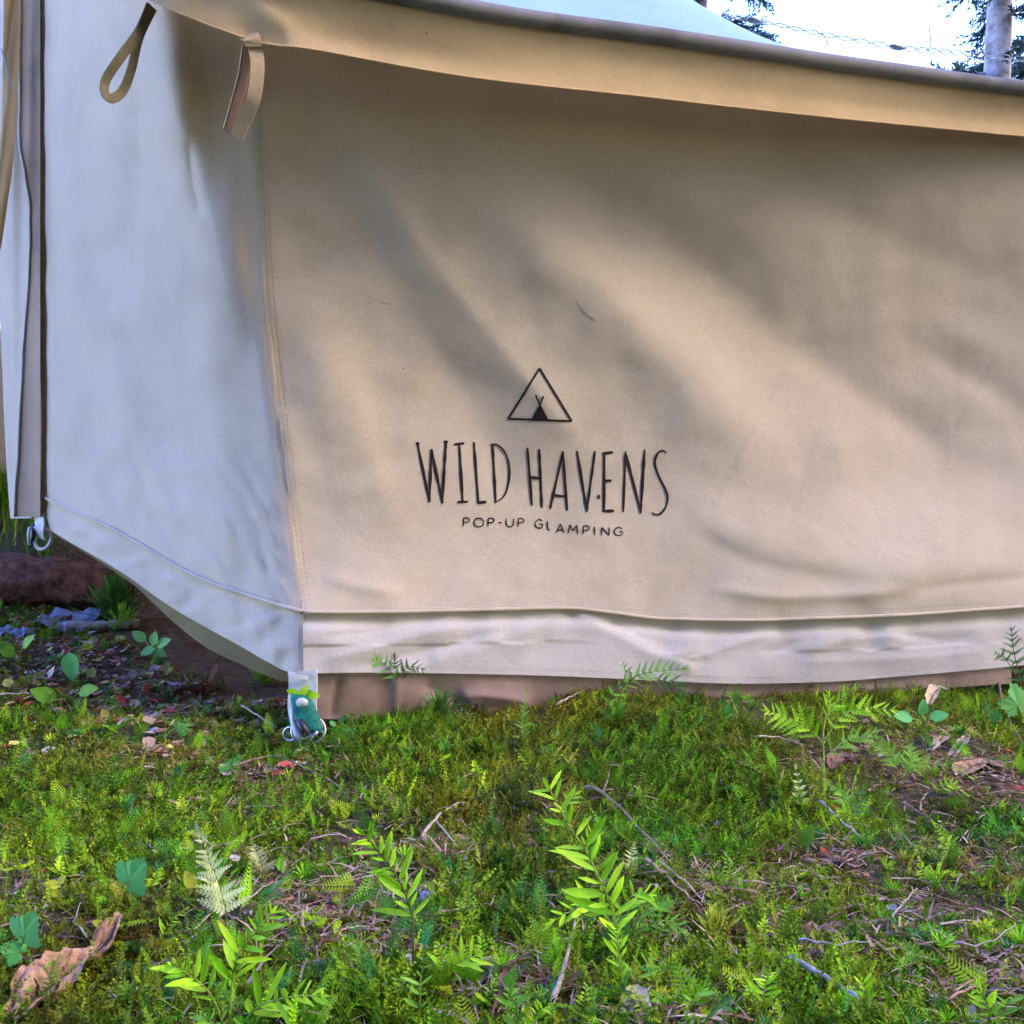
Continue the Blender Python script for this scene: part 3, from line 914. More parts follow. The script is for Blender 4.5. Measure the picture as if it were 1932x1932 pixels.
# loop hanging at the corner, two layers and a rust-coloured inside
Yc = 1.412
lp = world_part('guy_loop', strap([at(478, 78, Yc), at(486, 120, Yc - .012), at(480, 180, Yc - .014), at(462, 225, Yc - .006), at(446, 260, Yc)], .019, .0024, M['webbing'], (0.25, -1, 0.1), name='guy_loop'), tent)
lp['label'] = 'tan webbing loop hanging at the tent corner'
world_part('guy_loop_back', strap([at(464, 88, Yc + .012), at(456, 140, Yc + .008), at(442, 195, Yc + .010), at(428, 245, Yc + .006)], .011, .0024, M['webbing'], (0.9, -1, 0.1), name='guy_loop_back'), tent)
world_part('guy_loop_lining', strap([at(470, 88, Yc + .004), at(462, 145, Yc + .002), at(446, 205, Yc + .004), at(432, 248, Yc + .003)], .012, .002, M['webbing_rust'], (0.2, -1, 0.1), name='guy_loop_lining'), tent)
world_part('guy_loop_anchor', strap([at(462, 62, Yc - .004), at(476, 72, Yc - .012), at(478, 88, Yc - .010)], .022, .004, M['valance'], (0.1, -1, 0.2), 10, name='guy_loop_anchor'), tent)
Yl = 1.405
ll = world_part('guy_loop', strap([at(284, 10, Yl + .01), at(262, 60, Yl), at(226, 110, Yl - .01), at(200, 150, Yl - .01), at(198, 176, Yl - .008), at(212, 186, Yl), at(232, 170, Yl + .012), at(248, 130, Yl + .012), at(262, 70, Yl + .012), at(288, 14, Yl + .012)],
                                  .013, .0024, M['webbing_dark'], lambda s: Vector((0.75, -0.45, 0.1)), 48, name='guy_loop'), tent)
ll['label'] = 'brown webbing loop coloured as in shade, drooping near the door'

# --- door edge: zip, lining flap, second door leaf
def zig(y, s): return 4.0 * float(vnoise(y, s, 90, 71)) + 2.0 * float(vnoise(y, s, 35, 72))
ys = np.linspace(-230, 975, 120)
ZV = []
for y in ys:
    xr = XD + 1 + 0.4 * zig(y, 1) + interp(y, [(-230, 0), (600, 0), (830, 5), (975, -3)])
    xl = xr - 0.65 * interp(y, [(-230, 14), (0, 12), (60, 20), (200, 11), (350, 9), (500, 13), (600, 14), (760, 9), (850, 10), (975, 6)])
    ZV.append([at(xl, y, DOOR_Y + .012), at((xl + xr) / 2, y, DOOR_Y + .002), at(xr, y, DOOR_Y + .008)])
world_part('zip', mesh('zip', np.array(ZV).reshape(-1, 3), grid_faces(120, 3)[:, ::-1].copy(), M['zip']), tent)
FV = []
FL = [(-230, 40), (0, 40), (120, 36), (220, 36), (270, 38), (330, 48), (400, 58), (460, 57), (560, 52), (650, 45), (740, 40), (850, 34), (920, 28), (975, 27)]
for y in ys:
    xl = float(interp(y, FL)) + 0.5 * zig(y, 5); xr = XD - 2
    row = []
    for j in range(9):
        u = j / 8
        row.append(at(xl + (xr - xl) * u, y, DOOR_Y - .03 + .05 * (1 - u) + 0.010 * math.sin(u * 3.1) + 0.006 * float(vnoise(y, u * 40, 60, 73))))
    FV.append(row)
dl = world_part('door_flap', mesh('door_flap', np.array(FV).reshape(-1, 3), grid_faces(120, 9)[:, ::-1].copy(), M['flap']), tent)
dl['label'] = 'brown zip cover strip along the door edge'
# light edge cord of the flap
edge = [Vector(r[0]) + Vector((0, -.002, 0)) for r in FV if True]
Vt, Ft = tube(edge, 0.0028, 6)
sub_part('edge_binding', mesh('edge_binding', Vt, Ft, M['webbing_white']), dl)
DV = []
DLX = [(-230, -40), (300, -25), (500, -8), (650, 2), (800, 8), (935, 16), (985, 20)]
ys2 = np.linspace(-230, 978, 90)
for y in ys2:
    xl = float(interp(y, DLX)); xr = XD - 8
    row = []
    for j in range(26):
        u = j / 25
        row.append(at(xl + (xr - xl) * u, y, 2.19 + 0.22 * (1 - u) ** 2 - 0.03 * math.sin(u * 3.1) + 0.025 * math.sin(u * 9 + y * .004) * (1 - u * .5) + 0.01 * float(vnoise(y, u * 60, 90, 74))))
    DV.append(row)
dp = world_part('door_panel', mesh('door_panel', np.array(DV).reshape(-1, 3), grid_faces(90, 26)[:, ::-1].copy(), M['canvas']), tent)
# tan awning border that runs down beside the door
AV = []
for y in np.linspace(-260, 470, 60):
    xr = float(interp(y, [(-260, 46), (0, 39), (120, 36), (250, 30), (330, 22), (400, 12), (470, 2)])); xl = xr - float(interp(y, [(-260, 34), (0, 32), (470, 26)]))
    AV.append([at(xl + (xr - xl) * u, y, 2.06 + .03 * u + 0.008 * math.sin(u * 6 + y * .01)) for u in (0, .25, .5, .75, 1)])
world_part('door_awning_border', mesh('door_awning_border', np.array(AV).reshape(-1, 3), grid_faces(60, 5)[:, ::-1].copy(), M['valance']), tent)
Vt, Ft = tube(curve_pts([at(2, 92, 2.03), at(8, 112, 2.02), at(18, 150, 2.02), at(26, 178, 2.03)], 12), 0.0016, 5)
world_part('tie_cord', mesh('tie_cord', Vt, Ft, M['webbing_white']), tent)

# --- peg straps
def ring_pts(c, r, nrm, n=24, sx=1.0, a0=0, a1=360):
    nrm = Vector(nrm).normalized(); a_ = nrm.cross(Vector((0, 0, 1))).normalized(); b_ = a_.cross(nrm)
    return [c + a_ * (r * sx * math.cos(R(a0 + (a1 - a0) * i / n))) + b_ * (r * math.sin(R(a0 + (a1 - a0) * i / n))) for i in range(n)]

Ys = 1.468
s1 = world_part('peg_strap', strap([at(571, 1266, Ys + .004), at(572, 1300, Ys - .002), at(570, 1335, Ys - .010), at(578, 1370, Ys - .022), at(584, 1392, Ys - .03)], .044, .003, M['webbing_white'], (-0.1, -1, 0.15), 16, name='peg_strap'), tent)
s1['label'] = 'white webbing strap holding the tent corner to its peg'
world_part('strap_fold', strap([at(545, 1268, Ys - .003), at(560, 1276, Ys - .006), at(582, 1279, Ys - .004)], .006, .003, M['webbing_white'], (0, -1, .3), 10, name='strap_fold'), tent)
# teal adjuster body: rounded slanting block
def adjuster():
    V, Fc = [], []
    top = (566, 1312); bot = (590, 1382)
    rows = 10
    for i in range(rows):
        t = i / (rows - 1)
        x = top[0] + (bot[0] - top[0]) * t; y = top[1] + (bot[1] - top[1]) * t
        w = 0.018 * (0.82 + 0.25 * math.sin(t * 3.0)) * (0.8 if i in (0, rows - 1) else 1)
        th = 0.0075 * (0.6 if i in (0, rows - 1) else 1)
        c = at(x, y, Ys - .024 - .022 * t)
        for k in range(12):
            a_ = 2 * math.pi * k / 12
            sx = math.copysign(abs(math.cos(a_)) ** 0.5, math.cos(a_)); sy = math.copysign(abs(math.sin(a_)) ** 0.6, math.sin(a_))
            V.append(c + Vector((sx * w, sy * th, -0.2 * sx * w)))
    for i in range(rows - 1):
        for k in range(12):
            Fc.append((12 * i + k, 12 * i + (k + 1) % 12, 12 * i + 12 + (k + 1) % 12, 12 * i + 12 + k))
    Fc.append(tuple(range(12))[::-1]); Fc.append(tuple(12 * (rows - 1) + k for k in range(12)))
    return mesh('strap_adjuster', V, Fc, M['teal'])
adj = world_part('strap_adjuster', adjuster(), tent)
adj['label'] = 'teal plastic adjuster with a white stud on the corner strap'
c = at(570, 1325, Ys - .040)
V, Fc = [], []
for i, (rr, yy) in enumerate(((.0085, 0), (.0085, -.003), (.0065, -.0055), (.002, -.0065))):
    for k in range(16):
        a_ = 2 * math.pi * k / 16; V.append(c + Vector((rr * math.cos(a_), yy, rr * 0.8 * math.sin(a_))))
for i in range(3):
    for k in range(16): Fc.append((16 * i + k, 16 * i + (k + 1) % 16, 16 * i + 16 + (k + 1) % 16, 16 * i + 16 + k))
Fc.append(tuple(48 + k for k in range(16)))
sub_part('stud', mesh('stud', V, Fc, M['webbing_white']), adj)
for nm, cc, rr, nr_, mt, sx in (('peg_ring', at(582, 1378, Ys - .030), .021, (0.2, -1, 0.5), 'steel', 1.15), ('buckle_bar', at(547, 1385, Ys - .02), .010, (-0.3, -1, .2), 'steel', 1.0)):
    Vt, Ft = tube(ring_pts(cc, rr, nr_, 28, sx), 0.0023, 8, closed=True)
    world_part(nm, mesh(nm, Vt, Ft, M[mt]), tent)
Vt, Ft = tube([at(551, 1335, Ys - .022), at(553, 1360, Ys - .03), at(560, 1385, Ys - .04), at(575, 1395, Ys - .045)], [.004, .0045, .005, .004], 8)
sub_part('adjuster_lever', mesh('adjuster_lever', Vt, Ft, M['ivory']), adj)
Vt, Ft = tube(curve_pts([at(566, 1362, Ys - .044), at(572, 1374, Ys - .052), at(580, 1385, Ys - .050)], 8), .007, 8)
sub_part('rubber_stop', mesh('rubber_stop', Vt, Ft, M['black']), adj)
Vt, Ft = tube(curve_pts([at(600, 1362, Ys - .02), at(606, 1372, Ys - .035), at(596, 1384, Ys - .05), at(590, 1400, Ys - .045), at(600, 1440, Ys + .02)], 16), .0032, 8)
world_part('tent_peg', mesh('tent_peg', Vt, Ft, M['steel']), tent)
# door-side strap and buckle
Yd = DOOR_Y - .02
s2 = world_part('peg_strap', strap([at(75, 975, Yd + .01), at(74, 990, Yd - .006), at(72, 1003, Yd - .008), at(76, 1015, Yd)], .034, .003, M['webbing_white'], (-0.5, -1, 0.1), 12, name='peg_strap'), tent)
s2['label'] = 'short white strap at the foot of the door'
for cc, rr, nr_, mt, th in ((at(81, 1018, Yd - .004), .021, (-0.1, -1, 0.25), 'ivory', .0042), (at(60, 1010, Yd + .01), .022, (-0.9, -0.6, 0.2), 'black', .005), (at(57, 1012, Yd - .004), .018, (-1, -0.25, 0.0), 'ivory', .003)):
    Vt, Ft = tube(ring_pts(cc, rr, nr_, 24, 0.85), th, 8, closed=True)
    world_part('buckle', mesh('buckle', Vt, Ft, M[mt]), tent)
#--END-TENT--
# ------------------------------------------------------------------ unseen conifers added around the clearing to block sky and sun light (one mass)
def soup(tv, tt, mats, locs, cols_):
    """many copies of a small template as arrays"""
    n, k = len(locs), len(tv)
    V = np.einsum('nij,kj->nki', mats, tv) + locs[:, None, :]
    Fc = tt[None] + (np.arange(n) * k)[:, None, None]
    C = np.repeat(cols_[:, None, :], k, 1)
    return V.reshape(-1, 3), Fc.reshape(-1, tt.shape[1]), C.reshape(-1, 3)


def join(parts):
    V, Fc, C, o = [], [], [], 0
    for v, f, c in parts:
        V.append(v); Fc.append(f + o); C.append(c); o += len(v)
    return np.concatenate(V), np.concatenate(Fc), np.concatenate(C)


def rot_mats(az, tilt, roll, scale):
    """local +Z leaned by tilt towards azimuth az, rolled about itself"""
    n = len(az)
    ca, sa, ct, st_, cr, sr = np.cos(az), np.sin(az), np.cos(tilt), np.sin(tilt), np.cos(roll), np.sin(roll)
    Z = np.zeros(n); O = np.ones(n)
    Ra = np.stack([np.stack([ca, -sa, Z], -1), np.stack([sa, ca, Z], -1), np.stack([Z, Z, O], -1)], 1)
    Rt = np.stack([np.stack([ct, Z, st_], -1), np.stack([Z, O, Z], -1), np.stack([-st_, Z, ct], -1)], 1)
    Rr = np.stack([np.stack([cr, -sr, Z], -1), np.stack([sr, cr, Z], -1), np.stack([Z, Z, O], -1)], 1)
    return (Ra @ Rt @ Rr) * np.asarray(scale)[:, None, None]


M['needles'] = leaf_mat('conifer_needles', None, attr=True, tw=0.2, rough=0.6)
M['bark'] = plain_mat('conifer_bark', (0.30, 0.27, 0.27), rough=0.9, var=0.35, scale=9, bump=0.8, bdist=0.03)
M['foliage'] = leaf_mat('foliage', None, attr=True, tw=0.28, rough=0.5)


def conifer_branches(base, height, r0, crown_lo, n_br, seed, reach=0.22, colr=(0.045, 0.075, 0.06), spray=0.16, per=26, droop=0.35):
    """trunk verts/faces and needle-spray arrays of one conifer"""
    g = np.random.default_rng(seed)
    pts = [Vector(base) + Vector((0.02 * height * math.sin(i * .7 + seed) * .15, 0.02 * height * math.cos(i * .9) * .15, height * i / 14)) for i in range(15)]
    rad = [r0 * (1 - 0.93 * (i / 14) ** 0.9) for i in range(15)]
    tV, tF = tube(pts, rad, 10)
    bV = MB()
    locs, az, tl, sc = [], [], [], []
    for b_ in range(n_br):
        f = crown_lo + (1 - crown_lo) * (b_ + g.random()) / n_br
        L_ = height * reach * (1 - f) ** 0.7 * g.uniform(.6, 1.1) + 0.25
        a_ = g.uniform(0, 2 * math.pi)
        p0 = Vector(base) + Vector((0, 0, height * f))
        q = []
        for i in range(6):
            t = i / 5
            q.append(p0 + Vector((math.cos(a_) * L_ * t, math.sin(a_) * L_ * t, L_ * (0.10 * t - droop * t * t))))
        v, fc = tube(q, [0.03 * (1 - .9 * i / 5) * (0.4 + L_ * .4) for i in range(6)], 5, caps=False)
        bV.add(v, fc)
        m_ = int(per * L_)
        for _ in range(m_):
            t = g.uniform(0.12, 1) ; k = min(int(t * 5), 4); fz = t * 5 - k
            p = q[k].lerp(q[k + 1], fz)
            locs.append(p); az.append(a_ + g.choice([-1, 1]) * g.uniform(.3, 1.2)); tl.append(g.uniform(1.3, 2.3)); sc.append(spray * g.uniform(.6, 1.4))
    tv_old = np.array([(0, 0, 0), (-.06, 0, .28), (.06, 0.02, .30), (-.15, 0.03, .55), (.15, 0, .6), (0, 0, 1.0), (0, -.10, .5), (0, .10, .55), (.02, 0, .8)], float)
    tv, tt = [], []
    for i in range(13):                      # a twig with thin needles on all sides
        t = .12 + .88 * i / 12; a2 = i * 2.4; L2 = .34 * (1.15 - t * .6)
        d = np.array([math.cos(a2) * .8, math.sin(a2) * .8, .6]); sd = np.cross(d, [0, 0, 1]) * .055
        o2 = np.array([0, 0, t]); b2 = len(tv)
        tv += [o2 - sd, o2 + sd, o2 + d * L2]; tt.append((b2, b2 + 1, b2 + 2))
    b2 = len(tv); tv += [np.array([-.03, 0, 0]), np.array([.03, 0, 0]), np.array([0, 0, 1.0])]; tt.append((b2, b2 + 1, b2 + 2))
    tv, tt = np.array(tv), np.array(tt)
    n_ = len(locs)
    C = np.array(colr)[None] * g.uniform(.6, 1.5, (n_, 1))
    return (tV, tF), bV, soup(tv, tt, rot_mats(np.array(az), np.array(tl), g.uniform(0, 6.28, n_), np.array(sc)), np.array([tuple(p) for p in locs]), C)


def sky_block_trees():
    g = np.random.default_rng(5)
    tk = MB(); locs, az, tl, sc = [], [], [], []
    spots = []
    for k in range(64):                        # unseen, behind the camera, to block the sky; the sunward side stays open
        spots.append((R(g.uniform(-128, -42)), g.uniform(4.2, 12.0)))
    for k in range(14):
        spots.append((R(g.uniform(24, 60)), g.uniform(6.0, 14.0)))
    spots += [(R(-50), 5.2), (R(-43), 6.5), (R(-46), 8.0), (R(-39), 9.0), (R(-55), 4.6), (R(12), 9.5), (R(-37), 7.0), (R(-24), 10.0)]  # single trees added to hold back light from the right
    for a_, r in spots:
        x, y = r * math.cos(a_), r * math.sin(a_)
        if y > 0 and abs(x) < 4.5 + 0.8 * y: continue
        h = g.uniform(10, 17); z0 = float(terrain(x, y))
        v, f = tube([(x, y, z0 - .2), (x, y, z0 + h * .5), (x, y, z0 + h)], [.16, .11, .02], 7); tk.add(v, f)
        for _ in range(420):
            t = g.uniform(.06, 1) ; rr = (1 - t) ** .8 * h * .19 * math.sqrt(g.random()) + .1; b_ = g.uniform(0, 6.28)
            locs.append((x + rr * math.cos(b_), y + rr * math.sin(b_), z0 + h * t)); az.append(b_); tl.append(g.uniform(1.4, 2.2)); sc.append(g.uniform(.7, 1.4))
    tv = np.array([(0, 0, 0), (-.3, 0, .35), (.3, 0.05, .4), (-.22, 0.08, .75), (.25, -.05, .7), (0, 0, 1.0), (0, -.2, .4)], float)
    tt = np.array([(0, 1, 5), (0, 2, 5), (1, 3, 5), (2, 4, 5), (0, 6, 5)])
    n_ = len(locs)
    C = np.array([0.03, 0.055, 0.025])[None] * g.uniform(.6, 1.5, (n_, 1))
    V, Fc, Cc = soup(tv, tt, rot_mats(np.array(az), np.array(tl), g.uniform(0, 6.28, n_), np.array(sc)), np.array(locs), C)
    return tk, V, Fc, Cc


tk, V, Fc, Cc = sky_block_trees()
fo = tag(link('forest', mesh('forest', V, Fc, M['needles'], False, Cc)), 'unseen dark conifers added round the clearing to block the sky', 'forest', kind='stuff')
tt_ = tag(link('sky_block_trunks', tk.mesh('sky_block_trunks', M['bark'])), 'trunks of the unseen conifers added to block the sky', 'forest', kind='stuff')

# the conifer whose trunk rises over the eave, and one partly hidden by the roof
def conifer(label, px_, Y, r0, h, lo, nb, seed, **kw):
    x = at(px_, 300, Y).x
    z0 = float(terrain(x, Y))
    t = empty('conifer_tree', (x, Y, z0), label, 'tree', 'conifers behind the tent')
    (tV, tF), bV, (v, f, c) = conifer_branches((x, Y, z0 - .1), h, r0, lo, nb, seed, **kw)
    world_part('trunk', mesh('trunk', tV, tF, M['bark']), t)
    world_part('branches', bV.mesh('branches', M['bark']), t)['kind'] = 'stuff'
    world_part('crown', mesh('crown', v, f, M['needles'], False, c), t)
conifer('conifer with a straight pale trunk rising over the tent eave', 1876, 8.2, 0.155, 11.0, 0.20, 60, 3, spray=.20, per=60, reach=.075)
conifer('dark conifer whose branch tips show beyond the roof slope', 1325, 10.5, 0.10, 13.0, 0.22, 150, 8, spray=.22, per=60, reach=.06)
conifer('dense dark conifer just behind the straight pale trunk', 2010, 10.0, 0.12, 12.0, 0.10, 120, 12, spray=.24, per=60, reach=.15)

# twisted wire strung over the roof
def wire():
    knots = [APEX + Vector((0, 0, .02)), APEX.lerp(at(1130, -34, 1.80), .5) + Vector((0, 0, .03)), at(1130, -34, 1.80), at(1200, -6, 1.80), at(1240, 8, 1.80), at(1300, 26, 1.80), at(1420, 38, 1.81), at(1560, 66, 1.83), at(1700, 90, 1.86), at(1810, 100, 1.89), at(1932, 112, 1.93), at(2150, 140, 1.98), at(2430, 215, 2.0)]
    C = curve_pts(knots, 500)
    mb = MB()
    for ph in (0, math.pi):
        pts = []
        for i, p in enumerate(C):
            a_ = i * 0.36 + ph + 0.6 * math.sin(i * 0.05)
            rr = 0.0036 * (1 + .3 * math.sin(i * .021))
            pts.append(p + Vector((rr * .25 * math.cos(a_), rr * math.cos(a_), rr * math.sin(a_))))
        v, f = tube(pts, 0.0010, 5); mb.add(v, f)
    return C, mb
Cw, mb = wire()
M['wire'] = plain_mat('wire', (0.22, 0.21, 0.25), rough=0.4, metal=0.6, var=.2)
w_ = empty('twisted_wire', Cw[0], 'thin twisted wire with small clips strung above the eave', 'wire')
world_part('strands', mb.mesh('strands', M['wire']), w_)
for f_ in (0.50, 0.66):
    i = int(f_ * 500)
    v, f = tube([Cw[i - 5], Cw[i - 2], Cw[i + 2], Cw[i + 6]], [.001, .0055, .006, .001], 8)
    world_part('clip', mesh('clip', v, f, M['wire']), w_)
for f_, d in ((0.575, (16, 22)), (0.70, (18, -44))):
    i = int(f_ * 500); p = Cw[i]
    k = p.y / F
    q = [p, p + Vector((d[0] * k * .4, -.003, -d[1] * k * .2)), p + Vector((d[0] * k * (1 if d[1] > 0 else .15), -.004, -d[1] * k))]
    v, f = tube(curve_pts(q, 8), .0011, 5)
    world_part('wire_end', mesh('wire_end', v, f, M['wire']), w_)

# ------------------------------------------------------------------ leaves and plants
def blade(width=.14, curl=.15, vfold=.25, n=6, shape='needle', name='leaf', mat=None, twist=0.0):
    V, Fc = [], []
    for i in range(n + 1):
        s = i / n
        if shape == 'needle': w = width * min(1, 3.2 * s + .25) * (1 - max(0, s - .72) / .28 * .92)
        elif shape == 'ovate': w = width * (math.sin(math.pi * s ** .8) ** .8 if 0 < s < 1 else 0.02)
        else: w = width * (1 - s) * (1 if s > 0 else .5)
        z = curl * s * s
        ca, sa = math.cos(twist * s), math.sin(twist * s)
        for k in (-1, 0, 1):
            dx, dz = k * w / 2, abs(k) * vfold * w / 2
            V.append((dx * ca - dz * sa, s, z + dx * sa + dz * ca))
    for i in range(n):
        for k in (0, 1):
            a_ = 3 * i + k
            Fc.append((a_, a_ + 1, a_ + 4, a_ + 3))
    return mesh(name, V, Fc, mat)


def pinna(lobes=7, width=.3, name='leaflet', mat=None, droop=-.1):
    """leaflet with toothed edges"""
    V = [(0, i / lobes, droop * (i / lobes) ** 2) for i in range(lobes + 1)]
    Fc = []
    for sgn in (-1, 1):
        for i in range(lobes):
            s = (i + .5) / lobes
            w = width * (1 - s) ** .7 * .5 + .015
            a_, b_ = i, i + 1
            V.append((sgn * w, s + .9 / lobes, droop * s * s + .03)); c_ = len(V) - 1
            V.append((sgn * w * .85, s + .25 / lobes, droop * s * s + .02)); d_ = len(V) - 1
            Fc.append((a_, d_, c_, b_) if sgn > 0 else (b_, c_, d_, a_))
    return mesh(name, V, Fc, mat)


def leaf_mtx(origin, d, nrm, L_, sx=1.0):
    y = Vector(d).normalized(); z = Vector(nrm) - y * Vector(nrm).dot(y)
    if z.length < 1e-4: z = y.orthogonal()
    z.normalize(); x = y.cross(z)
    m_ = Matrix((x * (L_ * sx), y * L_, z * L_)).transposed().to_4x4()
    m_.translation = origin
    return m_


M['lime'] = leaf_mat('lime_leaf', (0.20, 0.48, 0.008), (0.60, 0.84, 0.03), tw=.36)
M['green'] = leaf_mat('green_leaf', (0.13, 0.34, 0.02), (0.28, 0.50, 0.05), tw=.3)
M['deep'] = leaf_mat('deep_green_leaf', (0.05, 0.15, 0.02), (0.11, 0.25, 0.035), tw=.25)
M['palefern'] = leaf_mat('pale_fern', (0.66, 0.68, 0.22), (0.80, 0.78, 0.32), tw=.3)
M['dryfern'] = leaf_mat('dry_fern', (0.50, 0.42, 0.13), (0.62, 0.52, 0.2), tw=.3)
M['bluegreen'] = leaf_mat('blue_green_leaf', (0.11, 0.42, 0.10), (0.17, 0.52, 0.14), tw=.25, var=.1)
M['mint'] = leaf_mat('bright_mint_leaf', (0.24, 0.62, 0.16), (0.3, 0.7, 0.2), tw=.3, var=.1)
M['yellow'] = leaf_mat('yellow_green_leaf', (0.58, 0.60, 0.05), (0.7, 0.68, 0.08), tw=.3)
M['stem'] = plain_mat('green_stem', (0.34, 0.42, 0.07), rough=.6, var=.3, scale=120)
M['stem_brown'] = plain_mat('brown_stem', (0.16, 0.09, 0.05), rough=.8, var=.3, scale=120)
M['dead'] = plain_mat('dead_leaf', (0.42, 0.22, 0.10), rough=.65, var=.5, scale=110, bump=.6, bdist=.003)
M['dead_tan'] = plain_mat('dead_leaf_tan', (0.52, 0.38, 0.20), rough=.6, var=.3, scale=55, bump=.6, bdist=.003)
M['dead_dark'] = plain_mat('dead_leaf_dark', (0.20, 0.085, 0.04), rough=.6, var=.35, scale=55, bump=.6, bdist=.003)
M['twig'] = plain_mat('twig', (0.22, 0.14, 0.085), rough=.85, var=.35, scale=90, bump=.5, bdist=.002)
M['twig_pale'] = plain_mat('twig_pale', (0.40, 0.30, 0.19), rough=.85, var=.3, scale=90, bump=.5, bdist=.002)
M['twig_grey'] = plain_mat('twig_grey', (0.34, 0.30, 0.25), rough=.85, var=.4, scale=70, bump=.5, bdist=.002)
M['stone'] = plain_mat('stone', (0.24, 0.24, 0.27), rough=.85, var=.35, scale=60, bump=.7, bdist=.004)
M['wood'] = plain_mat('rotten_wood', (0.19, 0.075, 0.04), rough=.9, var=.6, scale=35, bump=1.0, bdist=.02)
M['tarp'] = plain_mat('blue_tarp', (0.20, 0.22, 0.28), rough=.4, var=.3, scale=60, bump=.4, bdist=.004)

LEAFS = {}
def leafset(kind, mk):
    key = (kind, mk)
    if key not in LEAFS:
        mt = M[mk]
        if kind == 'needle': LEAFS[key] = [blade(.17, .16, .4, 6, 'needle', 'leaf', mt), blade(.19, .34, .5, 6, 'needle', 'leaf', mt, .3), blade(.16, -.18, .3, 6, 'needle', 'leaf', mt, -.3)]
        elif kind == 'ovate': LEAFS[key] = [blade(.5, -.12, .25, 7, 'ovate', 'leaf', mt), blade(.45, .1, .35, 7, 'ovate', 'leaf', mt, .2)]
        elif kind == 'pinna': LEAFS[key] = [pinna(7, .46, 'leaflet', mt, -.12), pinna(7, .42, 'leaflet', mt, .10)]
        elif kind == 'cedar': LEAFS[key] = [pinna(6, .34, 'leaflet', mt, -.08), pinna(6, .30, 'leaflet', mt, .14)]
    return LEAFS[key]


def merged(items, name, mat):
    """join transformed copies of small meshes into one mesh"""
    mb = MB()
    for me_, mx_ in items:
        mb.add([mx_ @ v.co for v in me_.vertices], [tuple(p.vertices) for p in me_.polygons])
    return mb.mesh(name, mat)


def stem_curve(stem_px, lean=0.0, Y0=None, bow=0.0):
    b_ = ground_at(*stem_px[0])
    Y0 = b_.y if Y0 is None else Y0
    n_ = len(stem_px)
    pts = [at(x, y, Y0 - lean * (i / max(1, n_ - 1)) ** 1.3 + bow * math.sin(math.pi * i / max(1, n_ - 1))) for i, (x, y) in enumerate(stem_px)]
    pts[0].z -= .006
    return pts


def plant(kind_name, label, cat, stems, group=None, split=True, stem_mat='stem'):
    """stems: list of dict(px=[...], leaf px, n, mat, kind, ang, t0)"""
    root = None; soft = {}
    for sd in stems:
        pts = stem_curve(sd['px'], sd.get('lean', .02), sd.get('Y'), sd.get('bow', 0))
        if root is None:
            root = empty(kind_name, pts[0], label, cat, group)
        C = curve_pts(pts, 24)
        k = C[0].y / F
        r0 = sd.get('r', 3.0) * k * .5
        if sd.get('stem', True):
            V, Fc = tube(C, [r0 * (1 - .7 * i / 23) for i in range(24)], 6)
            world_part('stem', mesh('stem', V, Fc, M[sd.get('sm', stem_mat)]), root)
        n_ = sd['n']; t0 = sd.get('t0', .12); ln = sd['leaf'] * k
        ms = leafset(sd.get('kind', 'needle'), sd['mat'])
        for i in range(n_):
            t = t0 + (1 - t0) * i / max(1, n_ - 1)
            x = t * 22.999; j = int(x); p = C[j].lerp(C[j + 1], x - j)
            tg = (C[min(j + 2, 23)] - C[max(j - 1, 0)]).normalized()
            view = Vector((-p.x * .5, -1, .25)).normalized()
            lat = view.cross(tg).normalized()
            prof = sd.get('prof', lambda q: (0.55 + .6 * math.sin(math.pi * min(1, q * .9 + .12))))(t)
            for sgn in (-1, 1):
                if random.random() < sd.get('skip', .04): continue
                an = R(sd.get('ang', 58) * (1 - .35 * t) + random.uniform(-14, 14))
                dp_ = random.uniform(-.35, .35) * sd.get('spread', 2.0 if sd.get('kind', 'needle') == 'needle' else 1)
                d = tg * math.cos(an) + lat * (sgn * math.sin(an)) + view * dp_
                nrm = view * .7 + Vector((0, 0, .6)) + lat * random.uniform(-.3, .3)
                mx_ = leaf_mtx(p + tg * random.uniform(-.1, .1) * ln * .3, d, nrm, ln * prof * (random.uniform(.65, 1.25) if sd.get('kind', 'needle') == 'needle' else random.uniform(.85, 1.12)), sd.get('sx', 1.0))
                me_ = random.choice(ms)
                if split:
                    o = bpy.data.objects.new(me_.name.split('.')[0], me_); col.objects.link(o); o.parent = root
                    o.matrix_basis = Matrix.Translation(-root.location) @ mx_
                else:
                    soft.setdefault((sd['mat']), []).append((me_, mx_))
        if sd.get('tip', True):
            tg = (C[-1] - C[-3]).normalized(); me_ = ms[0]
            mx_ = leaf_mtx(C[-1] - tg * .002, tg, Vector((0, -1, .3)), ln * .6)
            if split:
                o = bpy.data.objects.new(me_.name.split('.')[0], me_); col.objects.link(o); o.parent = root
                o.matrix_basis = Matrix.Translation(-root.location) @ mx_
            else: soft.setdefault((sd['mat']), []).append((me_, mx_))
    for mk, items in soft.items():
        world_part('foliage', merged(items, 'foliage', M[mk]), root)
    return root


def frond(px, leaf, n, mat, kind='pinna', **kw):
    d = dict(px=px, leaf=leaf, n=n, mat=mat, kind=kind, ang=66, t0=.18, prof=lambda q: 1.08 - .92 * q ** 1.1, r=2.2)
    d.update(kw); return d


